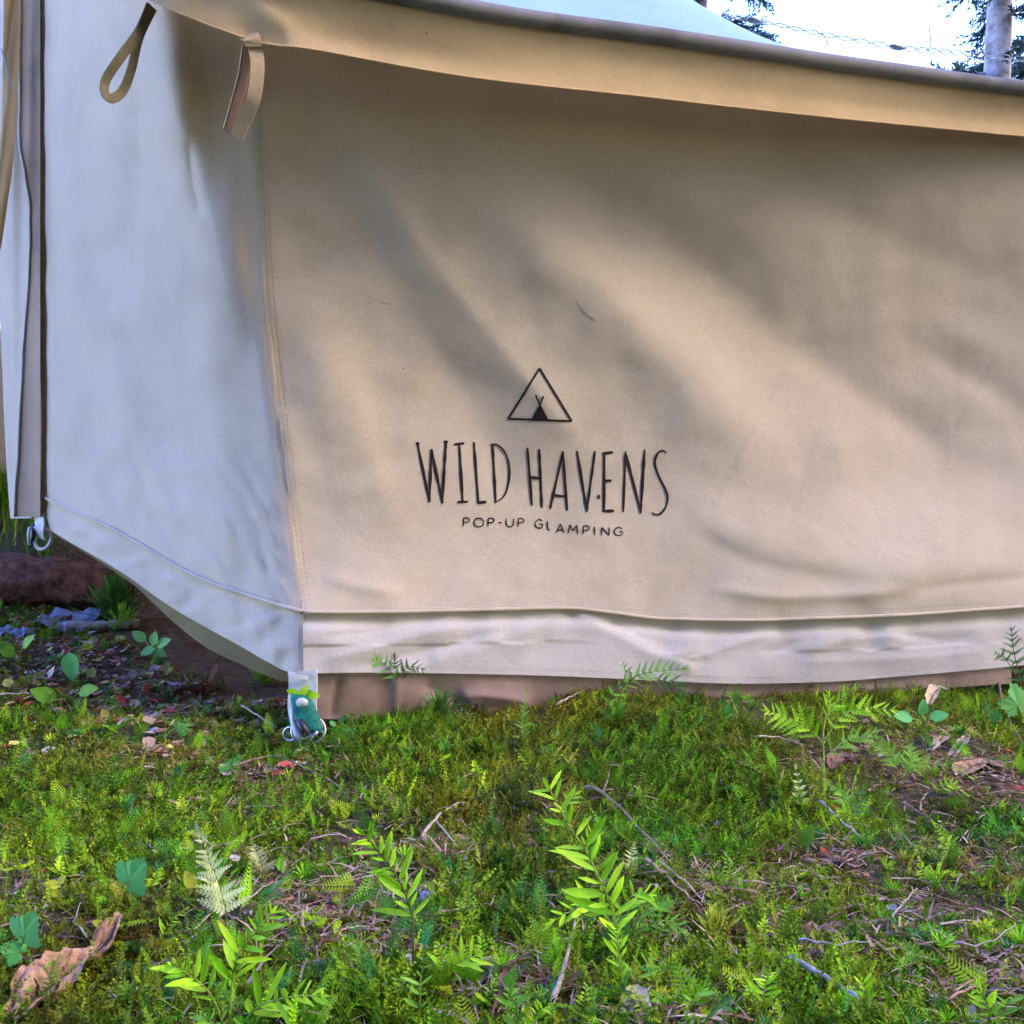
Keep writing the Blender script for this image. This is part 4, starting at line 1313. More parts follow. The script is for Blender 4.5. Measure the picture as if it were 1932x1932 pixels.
# -- tall lime yew-like sprouts
plant('conifer_seedling', 'tall lime green conifer sprout with a bent tip in front of the printed logo', 'seedling', [
    dict(px=[(1164, 1868), (1166, 1800), (1160, 1730), (1137, 1672), (1110, 1614), (1068, 1548), (1037, 1490)], leaf=70, n=13, mat='lime', t0=.28, r=6, lean=.05, ang=66),
    dict(px=[(1112, 1618), (1108, 1588), (1122, 1560)], leaf=30, n=4, mat='lime', r=3, lean=.01, Y=.82, t0=.4, ang=45),
    dict(px=[(1062, 1548), (1070, 1518), (1084, 1500)], leaf=26, n=4, mat='lime', r=3, lean=.01, Y=.80, t0=.3, ang=45),
    dict(px=[(1160, 1735), (1120, 1712), (1085, 1716), (1045, 1736)], leaf=48, n=6, mat='lime', r=3, lean=.03, Y=.82, t0=.2, ang=50),
    dict(px=[(1162, 1730), (1192, 1690), (1225, 1688)], leaf=44, n=6, mat='lime', r=3, lean=.02, Y=.82, t0=.2, ang=50)])
plant('conifer_seedling', 'lime sprout leaning over, between the pale fern and the tallest sprout', 'seedling', [
    dict(px=[(780, 1838), (779, 1780), (776, 1722), (752, 1660), (716, 1610), (686, 1574)], leaf=58, n=13, mat='lime', t0=.38, r=5, lean=.04, ang=60)], stem_mat='stem_brown')
plant('conifer_seedling', 'bushy lime sprout at the bottom beside the big curled brown leaf', 'seedling', [
    dict(px=[(432, 1960), (436, 1880), (446, 1810), (476, 1765), (512, 1722)], leaf=58, n=11, mat='lime', t0=.35, r=5, lean=.03),
    dict(px=[(432, 1955), (400, 1880), (352, 1836), (322, 1822)], leaf=58, n=9, mat='lime', t0=.3, r=4, lean=.05),
    dict(px=[(440, 1955), (480, 1905), (540, 1882), (606, 1878)], leaf=54, n=9, mat='lime', t0=.3, r=4, lean=.04),
    dict(px=[(430, 1965), (400, 1930), (370, 1912)], leaf=40, n=6, mat='green', t0=.3, r=4, lean=.05)])
plant('conifer_seedling', 'lime sprout with arching side shoot below the leaning sprout', 'seedling', [
    dict(px=[(788, 1960), (792, 1900), (794, 1850), (800, 1812)], leaf=36, n=7, mat='green', t0=.2, r=4, lean=.03),
    dict(px=[(796, 1900), (822, 1852), (856, 1822), (900, 1802)], leaf=52, n=9, mat='lime', t0=.2, r=3, lean=.04, Y=.79),
    dict(px=[(792, 1930), (768, 1880), (752, 1850)], leaf=38, n=6, mat='green', t0=.2, r=3, lean=.05, Y=.78)])
plant('conifer_seedling', 'upright needle sprout growing against the tallest lime sprout', 'seedling', [
    dict(px=[(1180, 1890), (1172, 1830), (1166, 1780), (1168, 1752)], leaf=36, n=9, mat='lime', t0=.15, r=4, lean=.03, ang=42),
    dict(px=[(1182, 1880), (1210, 1830), (1240, 1800)], leaf=30, n=6, mat='green', t0=.2, r=3, lean=.03)])
plant('conifer_seedling', 'soft feathery green seedling arching beside the tallest lime sprout', 'seedling', [
    dict(px=[(1180, 1780), (1205, 1735), (1240, 1705), (1262, 1700)], leaf=30, n=12, mat='green', kind='cedar', t0=.1, r=3, lean=.03),
    dict(px=[(1185, 1785), (1222, 1748), (1262, 1738), (1290, 1760)], leaf=26, n=10, mat='green', kind='cedar', t0=.1, r=3, lean=.03)])
plant('conifer_seedling', 'small bright sprout at the bottom under the pale green fallen sprig', 'seedling', [
    dict(px=[(1440, 1915), (1442, 1870), (1450, 1838)], leaf=34, n=8, mat='lime', t0=.2, r=4, lean=.03),
    dict(px=[(1440, 1915), (1420, 1880), (1412, 1862)], leaf=26, n=5, mat='lime', t0=.2, r=3, lean=.03)])
plant('conifer_seedling', 'blue green grassy sprout at the bottom edge beside the stick', 'seedling', [
    dict(px=[(1290, 1960), (1300, 1900), (1330, 1860)], leaf=44, n=7, mat='green', t0=.2, r=3, lean=.04, ang=40),
    dict(px=[(1295, 1960), (1340, 1910), (1364, 1880)], leaf=40, n=6, mat='deep', t0=.2, r=3, lean=.04, ang=40)])

plant('conifer_seedling', 'lime shoot rising from the litter just behind the mottled stick', 'seedling', [
    dict(px=[(1640, 1930), (1634, 1880), (1622, 1840)], leaf=38, n=8, mat='lime', t0=.2, r=4, lean=.03, ang=50)])
plant('conifer_seedling', 'low green shoot under the pointed end of the tan stick', 'seedling', [
    dict(px=[(985, 1950), (975, 1905), (960, 1872)], leaf=40, n=8, mat='green', t0=.2, r=4, lean=.03, ang=50),
    dict(px=[(990, 1950), (1010, 1915), (1030, 1900)], leaf=34, n=6, mat='lime', t0=.2, r=3, lean=.03, ang=50)])
plant('conifer_seedling', 'spreading lime shoot under the curved straw in the lower corner', 'seedling', [
    dict(px=[(1870, 1940), (1862, 1895), (1840, 1858)], leaf=40, n=8, mat='lime', t0=.2, r=4, lean=.03, ang=52),
    dict(px=[(1874, 1940), (1896, 1900), (1916, 1880)], leaf=34, n=7, mat='green', t0=.2, r=3, lean=.03, ang=52)])

# -- cedar seedlings at the tent
plant('cedar_seedling', 'cedar seedling with forked fronds standing before the lifted mud flap', 'seedling', [
    dict(px=[(1556, 1528), (1555, 1440), (1555, 1370), (1572, 1332), (1612, 1300)], leaf=30, n=7, mat='lime', kind='cedar', t0=.62, r=3.5, lean=.03, skip=.3, ang=48),
    dict(px=[(1555, 1365), (1562, 1335), (1562, 1308)], leaf=20, n=5, mat='lime', kind='cedar', t0=.3, r=2.5, Y=1.22, lean=.01, ang=40),
    dict(px=[(1552, 1392), (1520, 1370), (1485, 1352), (1450, 1342)], leaf=34, n=9, mat='lime', kind='cedar', t0=.15, r=2.5, Y=1.20, lean=.03),
    dict(px=[(1557, 1385), (1590, 1350), (1630, 1336), (1682, 1340)], leaf=30, n=9, mat='lime', kind='cedar', t0=.15, r=2.5, Y=1.2, lean=.03),
    dict(px=[(1556, 1420), (1600, 1395), (1650, 1390)], leaf=26, n=8, mat='green', kind='cedar', t0=.15, r=2.5, Y=1.2, lean=.03)])
plant('cedar_seedling', 'dark cedar seedling on a thin stem against the brown mud flap', 'seedling', [
    dict(px=[(752, 1352), (750, 1310), (746, 1268), (744, 1240)], leaf=24, n=7, mat='deep', kind='cedar', t0=.5, r=3, lean=.03),
    dict(px=[(748, 1275), (725, 1252), (706, 1246)], leaf=24, n=6, mat='green', kind='cedar', t0=.1, r=2, Y=1.41, lean=.02),
    dict(px=[(748, 1275), (770, 1258), (796, 1262)], leaf=20, n=6, mat='deep', kind='cedar', t0=.1, r=2, Y=1.41, lean=.02)], split=False, stem_mat='stem_brown')
plant('cedar_seedling', 'cedar frond reaching across the canvas hem at its middle', 'seedling', [
    dict(px=[(1140, 1352), (1150, 1322), (1175, 1290), (1200, 1275)], leaf=20, n=6, mat='green', kind='cedar', t0=.3, r=2.5, lean=.03),
    dict(px=[(1172, 1292), (1205, 1274), (1245, 1266), (1288, 1262)], leaf=24, n=10, mat='green', kind='cedar', t0=.1, r=2, Y=1.42, lean=.02),
    dict(px=[(1190, 1282), (1180, 1264), (1176, 1252)], leaf=16, n=4, mat='green', kind='cedar', t0=.1, r=2, Y=1.42, lean=.02),
    dict(px=[(1235, 1272), (1268, 1290), (1290, 1308)], leaf=22, n=7, mat='deep', kind='cedar', t0=.1, r=2, Y=1.42, lean=.02)], split=False, stem_mat='stem_brown')
plant('cedar_seedling', 'spindly dark seedling beside the free end of the mud flap', 'seedling', [
    dict(px=[(1936, 1330), (1924, 1280), (1912, 1225), (1908, 1190)], leaf=22, n=8, mat='deep', kind='cedar', t0=.3, r=3, lean=.03),
    dict(px=[(1918, 1270), (1895, 1240), (1880, 1232)], leaf=16, n=5, mat='deep', kind='cedar', t0=.2, r=2, Y=1.6, lean=.02)], split=False, stem_mat='stem_brown')

# -- ferns
plant('fern', 'pale yellowish fern frond standing between the three-lobed leaves and sprouts', 'fern', [frond([(432, 1770), (424, 1710), (402, 1640), (378, 1578)], 66, 14, 'palefern', lean=.05, t0=.30)])
plant('fern', 'faded brownish fern frond lying behind the pale fern', 'fern', [frond([(500, 1650), (490, 1622), (476, 1592)], 34, 9, 'dryfern', lean=.04)])
plant('fern', 'upright green fern before the brown mud flap under the logo', 'fern', [frond([(984, 1412), (985, 1370), (988, 1335), (992, 1306)], 22, 13, 'green', lean=.0)])
plant('fern', 'small bright fern frond beside the tallest lime sprout', 'fern', [frond([(955, 1712), (970, 1685), (992, 1640)], 34, 10, 'green', lean=.01)])
plant('fern', 'small green fern beside the heap of grey dead needles', 'fern', [frond([(690, 1840), (680, 1800), (662, 1766)], 30, 10, 'green', lean=.02)])
plant('fern', 'fern frond lying flat like a comb on the moss under the mud flap', 'fern', [frond([(945, 1418), (905, 1404), (858, 1410)], 24, 12, 'green', lean=.02)], split=False)
plant('fern', 'tiny yellow fern near the dark forked twig', 'fern', [frond([(1190, 1650), (1190, 1625), (1196, 1595)], 26, 9, 'palefern', lean=.02)])
plant('fern', 'narrow green fern above the thin curved twig', 'fern', [frond([(930, 1590), (925, 1545), (934, 1480)], 16, 13, 'green', lean=.0)], split=False)
plant('fern', 'bright feathery fern beside the yellow star-like tuft', 'fern', [frond([(1800, 1630), (1788, 1590), (1764, 1556)], 32, 10, 'lime', lean=.02), frond([(1800, 1640), (1770, 1610), (1740, 1600)], 22, 8, 'green', lean=.02, Y=1.0)])
plant('fern', 'feathery green fern clump behind the brown oak-like leaf', 'fern', [frond([(1700, 1460), (1680, 1425), (1650, 1400), (1612, 1390)], 30, 12, 'green', lean=.03), frond([(1705, 1460), (1720, 1425), (1712, 1396)], 28, 10, 'green', lean=.02, Y=1.19), frond([(1700, 1460), (1742, 1440), (1800, 1450), (1830, 1466)], 22, 10, 'green', lean=.03, Y=1.19)], split=False)
plant('fern', 'soft green fern below the cedar seedling', 'fern', [frond([(1600, 1540), (1590, 1500), (1560, 1476)], 30, 10, 'green', lean=.03), frond([(1604, 1540), (1625, 1505), (1622, 1480)], 26, 9, 'deep', lean=.02, Y=1.1)], split=False)
plant('fern', 'lime fern sprays lying beside the beige fallen leaf', 'fern', [frond([(1760, 1496), (1790, 1478), (1820, 1496)], 22, 8, 'lime', lean=.03)], split=False)
plant('fern', 'bright green fern spray beside the curved straw near the corner', 'fern', [frond([(1752, 1828), (1722, 1795), (1690, 1775)], 30, 10, 'green', lean=.03)])
plant('fern', 'feathery lime spray lying on moss above the lobed leaves', 'fern', [frond([(60, 1600), (105, 1585), (165, 1582)], 28, 11, 'lime', lean=.03), frond([(95, 1610), (120, 1600), (130, 1575)], 22, 8, 'green', lean=.02, Y=.97)], split=False)
plant('fern', 'grassy green spray between lobed leaf and pale fern', 'fern', [frond([(300, 1780), (318, 1745), (352, 1715)], 34, 9, 'lime', kind='needle', ang=40, lean=.03), frond([(300, 1780), (330, 1760), (372, 1742)], 30, 8, 'green', kind='needle', ang=40, lean=.03, Y=.86)], split=False)
plant('fern', 'little green fern above the thin curved twig fork', 'fern', [frond([(892, 1682), (886, 1650), (880, 1612)], 20, 8, 'green', lean=.01)], split=False)
plant('fern', 'silvery green seedling above the fan-shaped leaf', 'fern', [frond([(1512, 1520), (1508, 1490), (1502, 1450)], 22, 6, 'palefern', kind='ovate', lean=.01)], split=False)

# -- moss-like tufts that stand out
def tuft(name, label, cat, px_, py_, size_px, n_, mat, kind='needle', up=.5, group=None):
    b_ = ground_at(px_, py_); k = b_.y / F
    items = []
    ms = leafset(kind, mat)
    for i in range(n_):
        a_ = i * 2.4 + random.uniform(-.3, .3); el = random.uniform(.1, 1.2) * up * 2
        d = Vector((math.cos(a_) * math.cos(el), math.sin(a_) * math.cos(el), math.sin(el)))
        items.append((random.choice(ms), leaf_mtx(b_ + Vector((d.x, d.y, 0)) * size_px * k * random.uniform(0, .35) + Vector((0, 0, size_px * k * random.uniform(0, .4))), d, Vector((0, 0, 1)), size_px * k * random.uniform(.35, .62))))
    me_ = merged(items, name, M[mat])
    o = link(name, me_)
    return tag(o, label, cat, group)

tuft('needle_tuft', 'yellow green star-shaped tuft of needles on moss', 'tuft', 1768, 1664, 46, 26, 'lime')
tuft('needle_tuft', 'dark fluffy tuft on the bank under the door panel', 'tuft', 217, 1168, 100, 150, 'deep', 'cedar', .7)
tuft('needle_tuft', 'paler fluffy tuft at the foot of the dark bank tuft', 'tuft', 232, 1190, 60, 60, 'green', 'cedar', .6)
tuft('needle_tuft', 'round green tuft beside the white corner strap', 'tuft', 497, 1296, 62, 50, 'green', 'cedar', .7)
tuft('moss_cushion', 'square yellow green moss cushion on brown litter', 'moss', 1345, 1785, 84, 190, 'yellow', 'needle', .8)
tuft('needle_tuft', 'green fir moss mound below the upright flap fern', 'tuft', 925, 1600, 70, 60, 'deep', 'cedar', .7)
tuft('needle_tuft', 'fluffy green tuft against the mud flap beside the dark cedar', 'tuft', 830, 1355, 70, 70, 'deep', 'cedar', .6)
tuft('needle_tuft', 'green tuft before the mud flap between two ferns', 'tuft', 900, 1350, 50, 50, 'deep', 'cedar', .6)
tuft('needle_tuft', 'tall soft moss tuft behind the hem-crossing cedar frond', 'tuft', 1165, 1365, 60, 60, 'green', 'cedar', .7)
tuft('needle_tuft', 'spiky green tuft beside the dry stick heap', 'tuft', 1392, 1690, 50, 36, 'green')
tuft('needle_tuft', 'bluish spiky tuft in the corner under the tallest sprout', 'tuft', 1130, 1925, 46, 36, 'green')
tuft('needle_tuft', 'spiky green rosette beside the fir cone', 'tuft', 1490, 1800, 44, 30, 'green')
tuft('needle_tuft', 'spiky olive rosette under the curled brown leaf bottom', 'tuft', 236, 1900, 60, 50, 'green', 'cedar', .6)
tuft('needle_tuft', 'upright fir moss tuft under the arching side shoot', 'tuft', 898, 1905, 44, 34, 'lime', 'cedar', .7)

# -- lobed leaves
def palmate_mesh(mat, lobes=5, name='leaf', depth=.45):
    th = np.linspace(-165, 165, 92); out = []
    cs = {5: (0, 58, -58, 118, -118), 3: (0, 85, -85)}[lobes]
    ls = {5: (1, .88, .88, .58, .58), 3: (1, .8, .8)}[lobes]
    for i, t in enumerate(th):
        r = .42
        for c_, l_ in zip(cs, ls):
            w_ = 44 if lobes == 5 else 66
            d = abs(t - c_) / w_
            if d < 1: r = max(r, l_ * (1 - .52 * d ** .9) * (1 if d < .8 else 1 - (d - .8)))
        r *= 1 + .05 * (1 if i % 4 < 2 else -1)
        out.append((math.sin(R(t)) * r, math.cos(R(t)) * r))
    V = [(0, 0, 0)]; n_ = len(out)
    for f in (.4, .75, 1.0):
        for i, (x, y) in enumerate(out):
            t = th[i]
            near = min(abs(t - c_) for c_ in cs)
            z = -.10 * f * f * (x * x + y * y) + .0005 * near * f * math.hypot(x, y) + .05 * f * float(vnoise(x * 3, y * 3, 1, 83))
            V.append((x * f, y * f, z))
    Fc = [(0, 1 + i + 1, 1 + i) for i in range(n_ - 1)]
    for k in (0, 1):
        for i in range(n_ - 1):
            a_ = 1 + k * n_ + i; Fc.append((a_, a_ + 1, a_ + n_ + 1, a_ + n_))
    return mesh(name, V, Fc, mat)


def leaf_plant(name, label, cat, base_px, leaves, mat, lobes=5, shape=None, stem=True):
    """leaves: (px, py, radius px, direction angle in picture deg (0 up, 90 right), tilt towards viewer)"""
    b_ = ground_at(*base_px); Y0 = b_.y
    root = empty(name, b_, label, cat)
    for (x, y, r_, an, tilt) in leaves:
        p = at(x, y, Y0 - .015); k = p.y / F
        d = Vector((math.sin(R(an)), -.25, math.cos(R(an)))).normalized()
        nrm = Vector((0, -math.sin(tilt), math.cos(tilt)))
        if shape: me_ = blade(.62, -.15, .2, 8, 'ovate', 'leaf', M[mat])
        else: me_ = palmate_mesh(M[mat], lobes)
        mx_ = leaf_mtx(p - d * (r_ * k * (.5 if shape else .15)), d, nrm, r_ * k)
        o = bpy.data.objects.new('leaf', me_); col.objects.link(o); o.parent = root
        o.matrix_basis = Matrix.Translation(-root.location) @ mx_
        if stem:
            q = mx_.translation
            V, Fc = tube(curve_pts([b_ - Vector((0, 0, .005)), b_.lerp(q, .5) + Vector((.004, -.004, .006)), q], 10), .0010, 5)
            world_part('stalk', mesh('stalk', V, Fc, M['stem']), root)
    return root

leaf_plant('lobed_leaf_seedling', 'blue green lobed leaf on the moss beside the grey stone', 'leaf plant', (235, 1712), [(248, 1655, 56, 35, 1.15)], 'bluegreen', 3)
leaf_plant('lobed_leaf_seedling', 'blue green lobed leaves above the big curled brown leaf', 'leaf plant', (30, 1820), [(48, 1756, 54, 30, 1.15), (28, 1795, 34, -60, 1.0)], 'bluegreen', 3)
leaf_plant('lobed_leaf_seedling', 'bright mint maple leaf on a long stalk by the mud flap end', 'leaf plant', (1945, 1440), [(1920, 1325, 50, -20, 1.3)], 'mint', 5)
leaf_plant('leafy_seedling', 'three dull green leaves under the raised end of the mud flap', 'leaf plant', (1738, 1385), [(1705, 1352, 40, -75, .9), (1742, 1335, 34, 0, 1.1), (1772, 1350, 36, 70, .9)], 'bluegreen', shape='ovate')
leaf_plant('leafy_seedling', 'single upright blue green leaf on the litter bank', 'leaf plant', (128, 1290), [(133, 1258, 56, 170, 1.3)], 'bluegreen', shape='ovate')
leaf_plant('leafy_seedling', 'seedling with round bright leaves at the edge of the dark gap', 'leaf plant', (285, 1250), [(262, 1200, 32, -50, 1.1), (290, 1205, 30, 15, 1.2), (308, 1212, 32, 60, 1.0), (278, 1228, 30, -110, 1.0), (302, 1232, 28, 110, 1.0)], 'mint', shape='ovate')
leaf_plant('leafy_seedling', 'low pair of broad green leaves on the litter slope', 'leaf plant', (130, 1330), [(82, 1310, 52, -60, .9), (165, 1302, 42, 70, .9)], 'green', shape='ovate')
leaf_plant('leafy_seedling', 'flat green leaves beside the blue plastic scrap', 'leaf plant', (30, 1250), [(85, 1262, 40, 80, .7), (12, 1225, 40, -30, .8), (52, 1210, 36, 40, .8)], 'green', shape='ovate')
leaf_plant('leafy_seedling', 'yellow green small leaves between the two lobed-leaf plants', 'leaf plant', (105, 1700), [(100, 1668, 26, -60, 1.0), (116, 1660, 24, 40, 1.1), (104, 1684, 22, 150, 1.0)], 'yellow', shape='ovate')
leaf_plant('leafy_seedling', 'round yellow leaf below the pale fern', 'leaf plant', (366, 1690), [(358, 1660, 40, -20, 1.0)], 'yellow', shape='ovate')
leaf_plant('leafy_seedling', 'small yellow green leaf pair under the grey stone plant', 'leaf plant', (195, 1765), [(185, 1742, 24, -60, 1.0), (205, 1738, 24, 50, 1.0)], 'yellow', shape='ovate')
leaf_plant('leafy_seedling', 'tiny round mint leaf at the foot of the mud flap', 'leaf plant', (1376, 1362), [(1374, 1340, 24, 0, 1.2)], 'bluegreen', shape='ovate')
leaf_plant('leafy_seedling', 'pointed green fan leaf beside the leaning stick', 'leaf plant', (1512, 1610), [(1522, 1578, 48, 25, 1.2)], 'green', shape='ovate')
leaf_plant('leafy_seedling', 'little pale clover-like leaves beside the tent peg ring', 'leaf plant', (640, 1385), [(628, 1365, 16, -50, 1.0), (645, 1358, 16, 20, 1.0), (655, 1372, 16, 80, 1.0), (636, 1380, 14, 180, 1.0)], 'bluegreen', shape='ovate')
leaf_plant('leafy_seedling', 'fresh green leaves sprouting over the white corner strap', 'leaf plant', (560, 1418), [(552, 1306, 24, -60, 1.0), (574, 1303, 26, 30, 1.0), (592, 1312, 24, 90, 1.0), (564, 1314, 22, 170, 1.0), (580, 1308, 22, 60, 1.2)], 'lime', shape='ovate')

# -- dead leaves
def dead_leaf(label, spine_px, width_px, mat, curl=1.6, lift=.01, seed=0, stalk=True, wave=.1, tip=.9):
    g0 = [ground_at(*p) for p in spine_px]
    C = curve_pts([g + Vector((0, 0, lift * (.6 + i * .2))) for i, g in enumerate(g0)], 28)
    k = g0[0].y / F
    V, Fc = [], []
    nu_ = 13
    for i, p in enumerate(C):
        s = i / 27
        t = (C[min(i + 1, 27)] - C[max(i - 1, 0)]).normalized()
        side = t.cross(Vector((0, 0, 1))).normalized(); up = side.cross(t)
        w_ = width_px * k * .5 * (math.sin(math.pi * min(1, s ** .75 * tip + .06)) ** .7 + .06)
        w_ *= 1 + .22 * float(vnoise(s * 100, 3, 9, 80 + seed)) + .12 * float(vnoise(s * 100, 7, 4, 80 + seed))
        for j in range(nu_):
            u = j / (nu_ - 1) * 2 - 1
            a_ = u * curl * (.7 + .3 * math.sin(s * 4 + seed))
            x = math.sin(a_) / max(curl, .3) * w_ * 1.2; z = (1 - math.cos(a_)) / max(curl, .3) * w_ * 1.2
            z += wave * w_ * float(vnoise(s * 60 + 20 * seed, u * 30, 12, 81)) + .5 * wave * w_ * float(vnoise(s * 60 + 20 * seed, u * 30, 5, 82)) + .10 * w_ * math.cos(u * 9 + s * 16) * (1 - abs(u)) - .12 * w_ * math.exp(-(u / .08) ** 2)
            V.append(p + side * x + up * z)
    Fc = [tuple(f) for f in grid_faces(28, nu_)]
    root = empty('dead_leaf', g0[0], label, 'leaf')
    me_ = mesh('leaf_blade', [tuple(v) for v in V], Fc, M[mat]); world_part('leaf_blade', me_, root)
    v, f = tube([C[i] - Vector((0, 0, .0005)) for i in range(0, 28, 3)], [.0014 * (1 - .6 * i / 10) for i in range(10)], 5)
    world_part('midrib', mesh('midrib', v, f, M['twig']), root)
    return root

dead_leaf('big curled dry brown leaf lying in the bottom corner', [(28, 1950), (85, 1906), (150, 1862), (205, 1810), (230, 1776)], 108, 'dead', 1.2, .016, 1, wave=.6)
dead_leaf('rusty brown leaf lying by the mint maple leaf', [(1812, 1470), (1850, 1450), (1892, 1462)], 60, 'dead', .7, .010, 2)
dead_leaf('beige crinkled leaf beside the rusty brown leaf', [(1795, 1432), (1812, 1412), (1824, 1398)], 34, 'dead_tan', .6, .006, 3)
dead_leaf('yellowish torn leaf next to the beige crinkled leaf', [(1755, 1420), (1772, 1402), (1786, 1390)], 32, 'dead_tan', .5, .005, 4)
dead_leaf('flat brown leaf under the three dull green leaves', [(1750, 1392), (1780, 1382), (1808, 1390)], 26, 'dead', .5, .008, 5)
dead_leaf('pale withered leaf standing by the three dull green leaves', [(1752, 1350), (1765, 1330), (1790, 1335)], 26, 'dead_tan', 1.2, .03, 6)
dead_leaf('dark brown curled leaf under the cedar seedling', [(1570, 1462), (1592, 1446), (1612, 1452)], 44, 'dead_dark', 1.3, .012, 7)
dead_leaf('orange brown leaf scrap beside the stick below the small fern', [(962, 1822), (980, 1806), (996, 1812)], 26, 'dead', .8, .008, 8)
dead_leaf('reddish leaf scrap on moss between corner strap and lobed leaf', [(362, 1440), (376, 1424), (386, 1408)], 22, 'dead', .9, .010, 9)
dead_leaf('small red leaf under the door-side wall panel', [(396, 1292), (403, 1278), (408, 1264)], 16, 'dead_dark', .9, .012, 10)
dead_leaf('curled purple brown leaf at the foot of the reddish litter', [(935, 1880), (955, 1862), (972, 1836)], 28, 'dead_dark', 1.5, .010, 11)
dead_leaf('straw coloured dry leaf by the bottom stick', [(1180, 1935), (1200, 1900), (1226, 1930)], 40, 'dead_tan', 1.0, .012, 12)

# -- twigs and sticks
def twig(label, pts_px, r_px, mat, lift=.004, side=None, name='twig', taper=.6):
    def path(q): 
        return curve_pts([ground_at(*p) + Vector((0, 0, lift + .007)) for p in [(a[0], a[1]) for a in q]], 18)
    C = path(pts_px); k = C[0].y / F
    C = [p + Vector((0, 0, .0016 * float(vnoise(i * 5.0, r_px, 7, 90)))) for i, p in enumerate(C)]
    V, Fc = tube(C, [r_px * k * .5 * (1 - taper * i / 17) * (1 + .15 * float(vnoise(i * 3., 1, 4, 91))) for i in range(18)], 7)
    if side is None:
        o = link(name, mesh(name, V, Fc, M[mat])); return tag(o, label, 'twig')
    root = empty(name, C[0], label, 'twig')
    world_part('main_stem', mesh('main_stem', V, Fc, M[mat]), root)
    for sq in side:
        D = path(sq); V, Fc = tube(D, [r_px * k * .33 * (1 - .6 * i / 17) for i in range(18)], 6)
        world_part('side_shoot', mesh('side_shoot', V, Fc, M[mat]), root)
    return root

twig('thin brown root arching over the moss below the peg ring', [(447, 1470), (485, 1458), (520, 1452), (583, 1478), (630, 1506), (668, 1545)], 5, 'twig', .012)
twig('curved pale twig with a fork over the reddish litter', [(797, 1610), (821, 1578), (851, 1551), (884, 1543)], 7, 'twig_pale', .012, [[(821, 1578), (842, 1604), (862, 1630)]])
twig('dark forked twig reaching behind the tallest lime sprout', [(1101, 1512), (1137, 1525), (1184, 1571), (1224, 1615), (1262, 1660)], 7, 'twig', .012, [[(1137, 1525), (1146, 1500), (1150, 1478)]])
twig('tan pointed stick standing up at the bottom centre', [(1040, 1935), (1062, 1870), (1080, 1800), (1090, 1745)], 13, 'twig_pale', .010, taper=.75)
twig('grey mottled stick running off the bottom edge', [(1488, 1840), (1530, 1866), (1580, 1900), (1640, 1936)], 13, 'twig_grey', .010, taper=.2)
twig('short white twig lying over the fir cone', [(1508, 1822), (1560, 1832), (1640, 1826)], 6, 'twig_grey', .016)
twig('straight stick slanting beneath the fan-shaped leaf', [(1545, 1536), (1580, 1570), (1622, 1606)], 7, 'twig_pale', .010)
twig('reddish brown stick below the moss cushion litter', [(1215, 1650), (1262, 1690), (1310, 1736)], 7, 'dead', .010)
twig('tan twig crossing the litter beside the tallest sprout', [(1240, 1655), (1300, 1705), (1360, 1770)], 5, 'twig_pale', .010)
twig('pale straight straw lying by the pale fern foot', [(413, 1771), (465, 1735), (515, 1701)], 5, 'twig_pale', .012)
twig('pale curved root on moss beside the lobed leaf', [(165, 1802), (146, 1772), (148, 1745), (158, 1728)], 4, 'twig_pale', .008)
twig('grey twigs lying on the bank under the broad leaves', [(-6, 1332), (50, 1330), (98, 1327)], 5, 'twig_pale', .012, [[(10, 1350), (45, 1340), (85, 1322)]])
twig('thin straw lying on moss above the peg ring', [(455, 1350), (490, 1372), (522, 1392)], 4, 'twig_pale', .010)
twig('long bare stalk bending beside the mint maple leaf', [(1884, 1300), (1890, 1340), (1910, 1390), (1934, 1432)], 4, 'twig', .01)
twig('dry twig propped against the mud flap beside the flap fern', [(1050, 1352), (1075, 1338), (1094, 1328)], 5, 'twig_pale', .012)
twig('brown stick pile twig under the leaning sprout', [(820, 1760), (880, 1748), (936, 1738)], 6, 'twig', .010)
twig('yellow straw arching over moss by the cedar seedling', [(1425, 1418), (1470, 1420), (1510, 1432)], 4, 'twig_pale', .014)
twig('thin brown twig below the rusty brown leaf', [(1700, 1540), (1750, 1570), (1790, 1600)], 5, 'twig', .010)
twig('curved pale straw in the lower corner moss', [(1800, 1815), (1840, 1822), (1880, 1806), (1915, 1780)], 5, 'twig_pale', .010)
twig('orange brown stick bundle in the bottom corner', [(1790, 1925), (1840, 1905), (1925, 1918)], 6, 'dead', .010, [[(1800, 1910), (1830, 1890), (1850, 1880)], [(1850, 1906), (1890, 1916), (1930, 1900)]])
twig('thin straw standing among the moss under the star tuft', [(1682, 1770), (1705, 1740), (1730, 1712)], 4, 'twig_pale', .012)
twig('fine brown twig on the reddish litter of the bank', [(310, 1325), (345, 1312), (392, 1308)], 4, 'twig', .010)
twig('grey fallen branch piece on the bank below the tuft', [(120, 1196), (180, 1194), (262, 1188)], 24, 'twig_grey', .006, taper=.1)

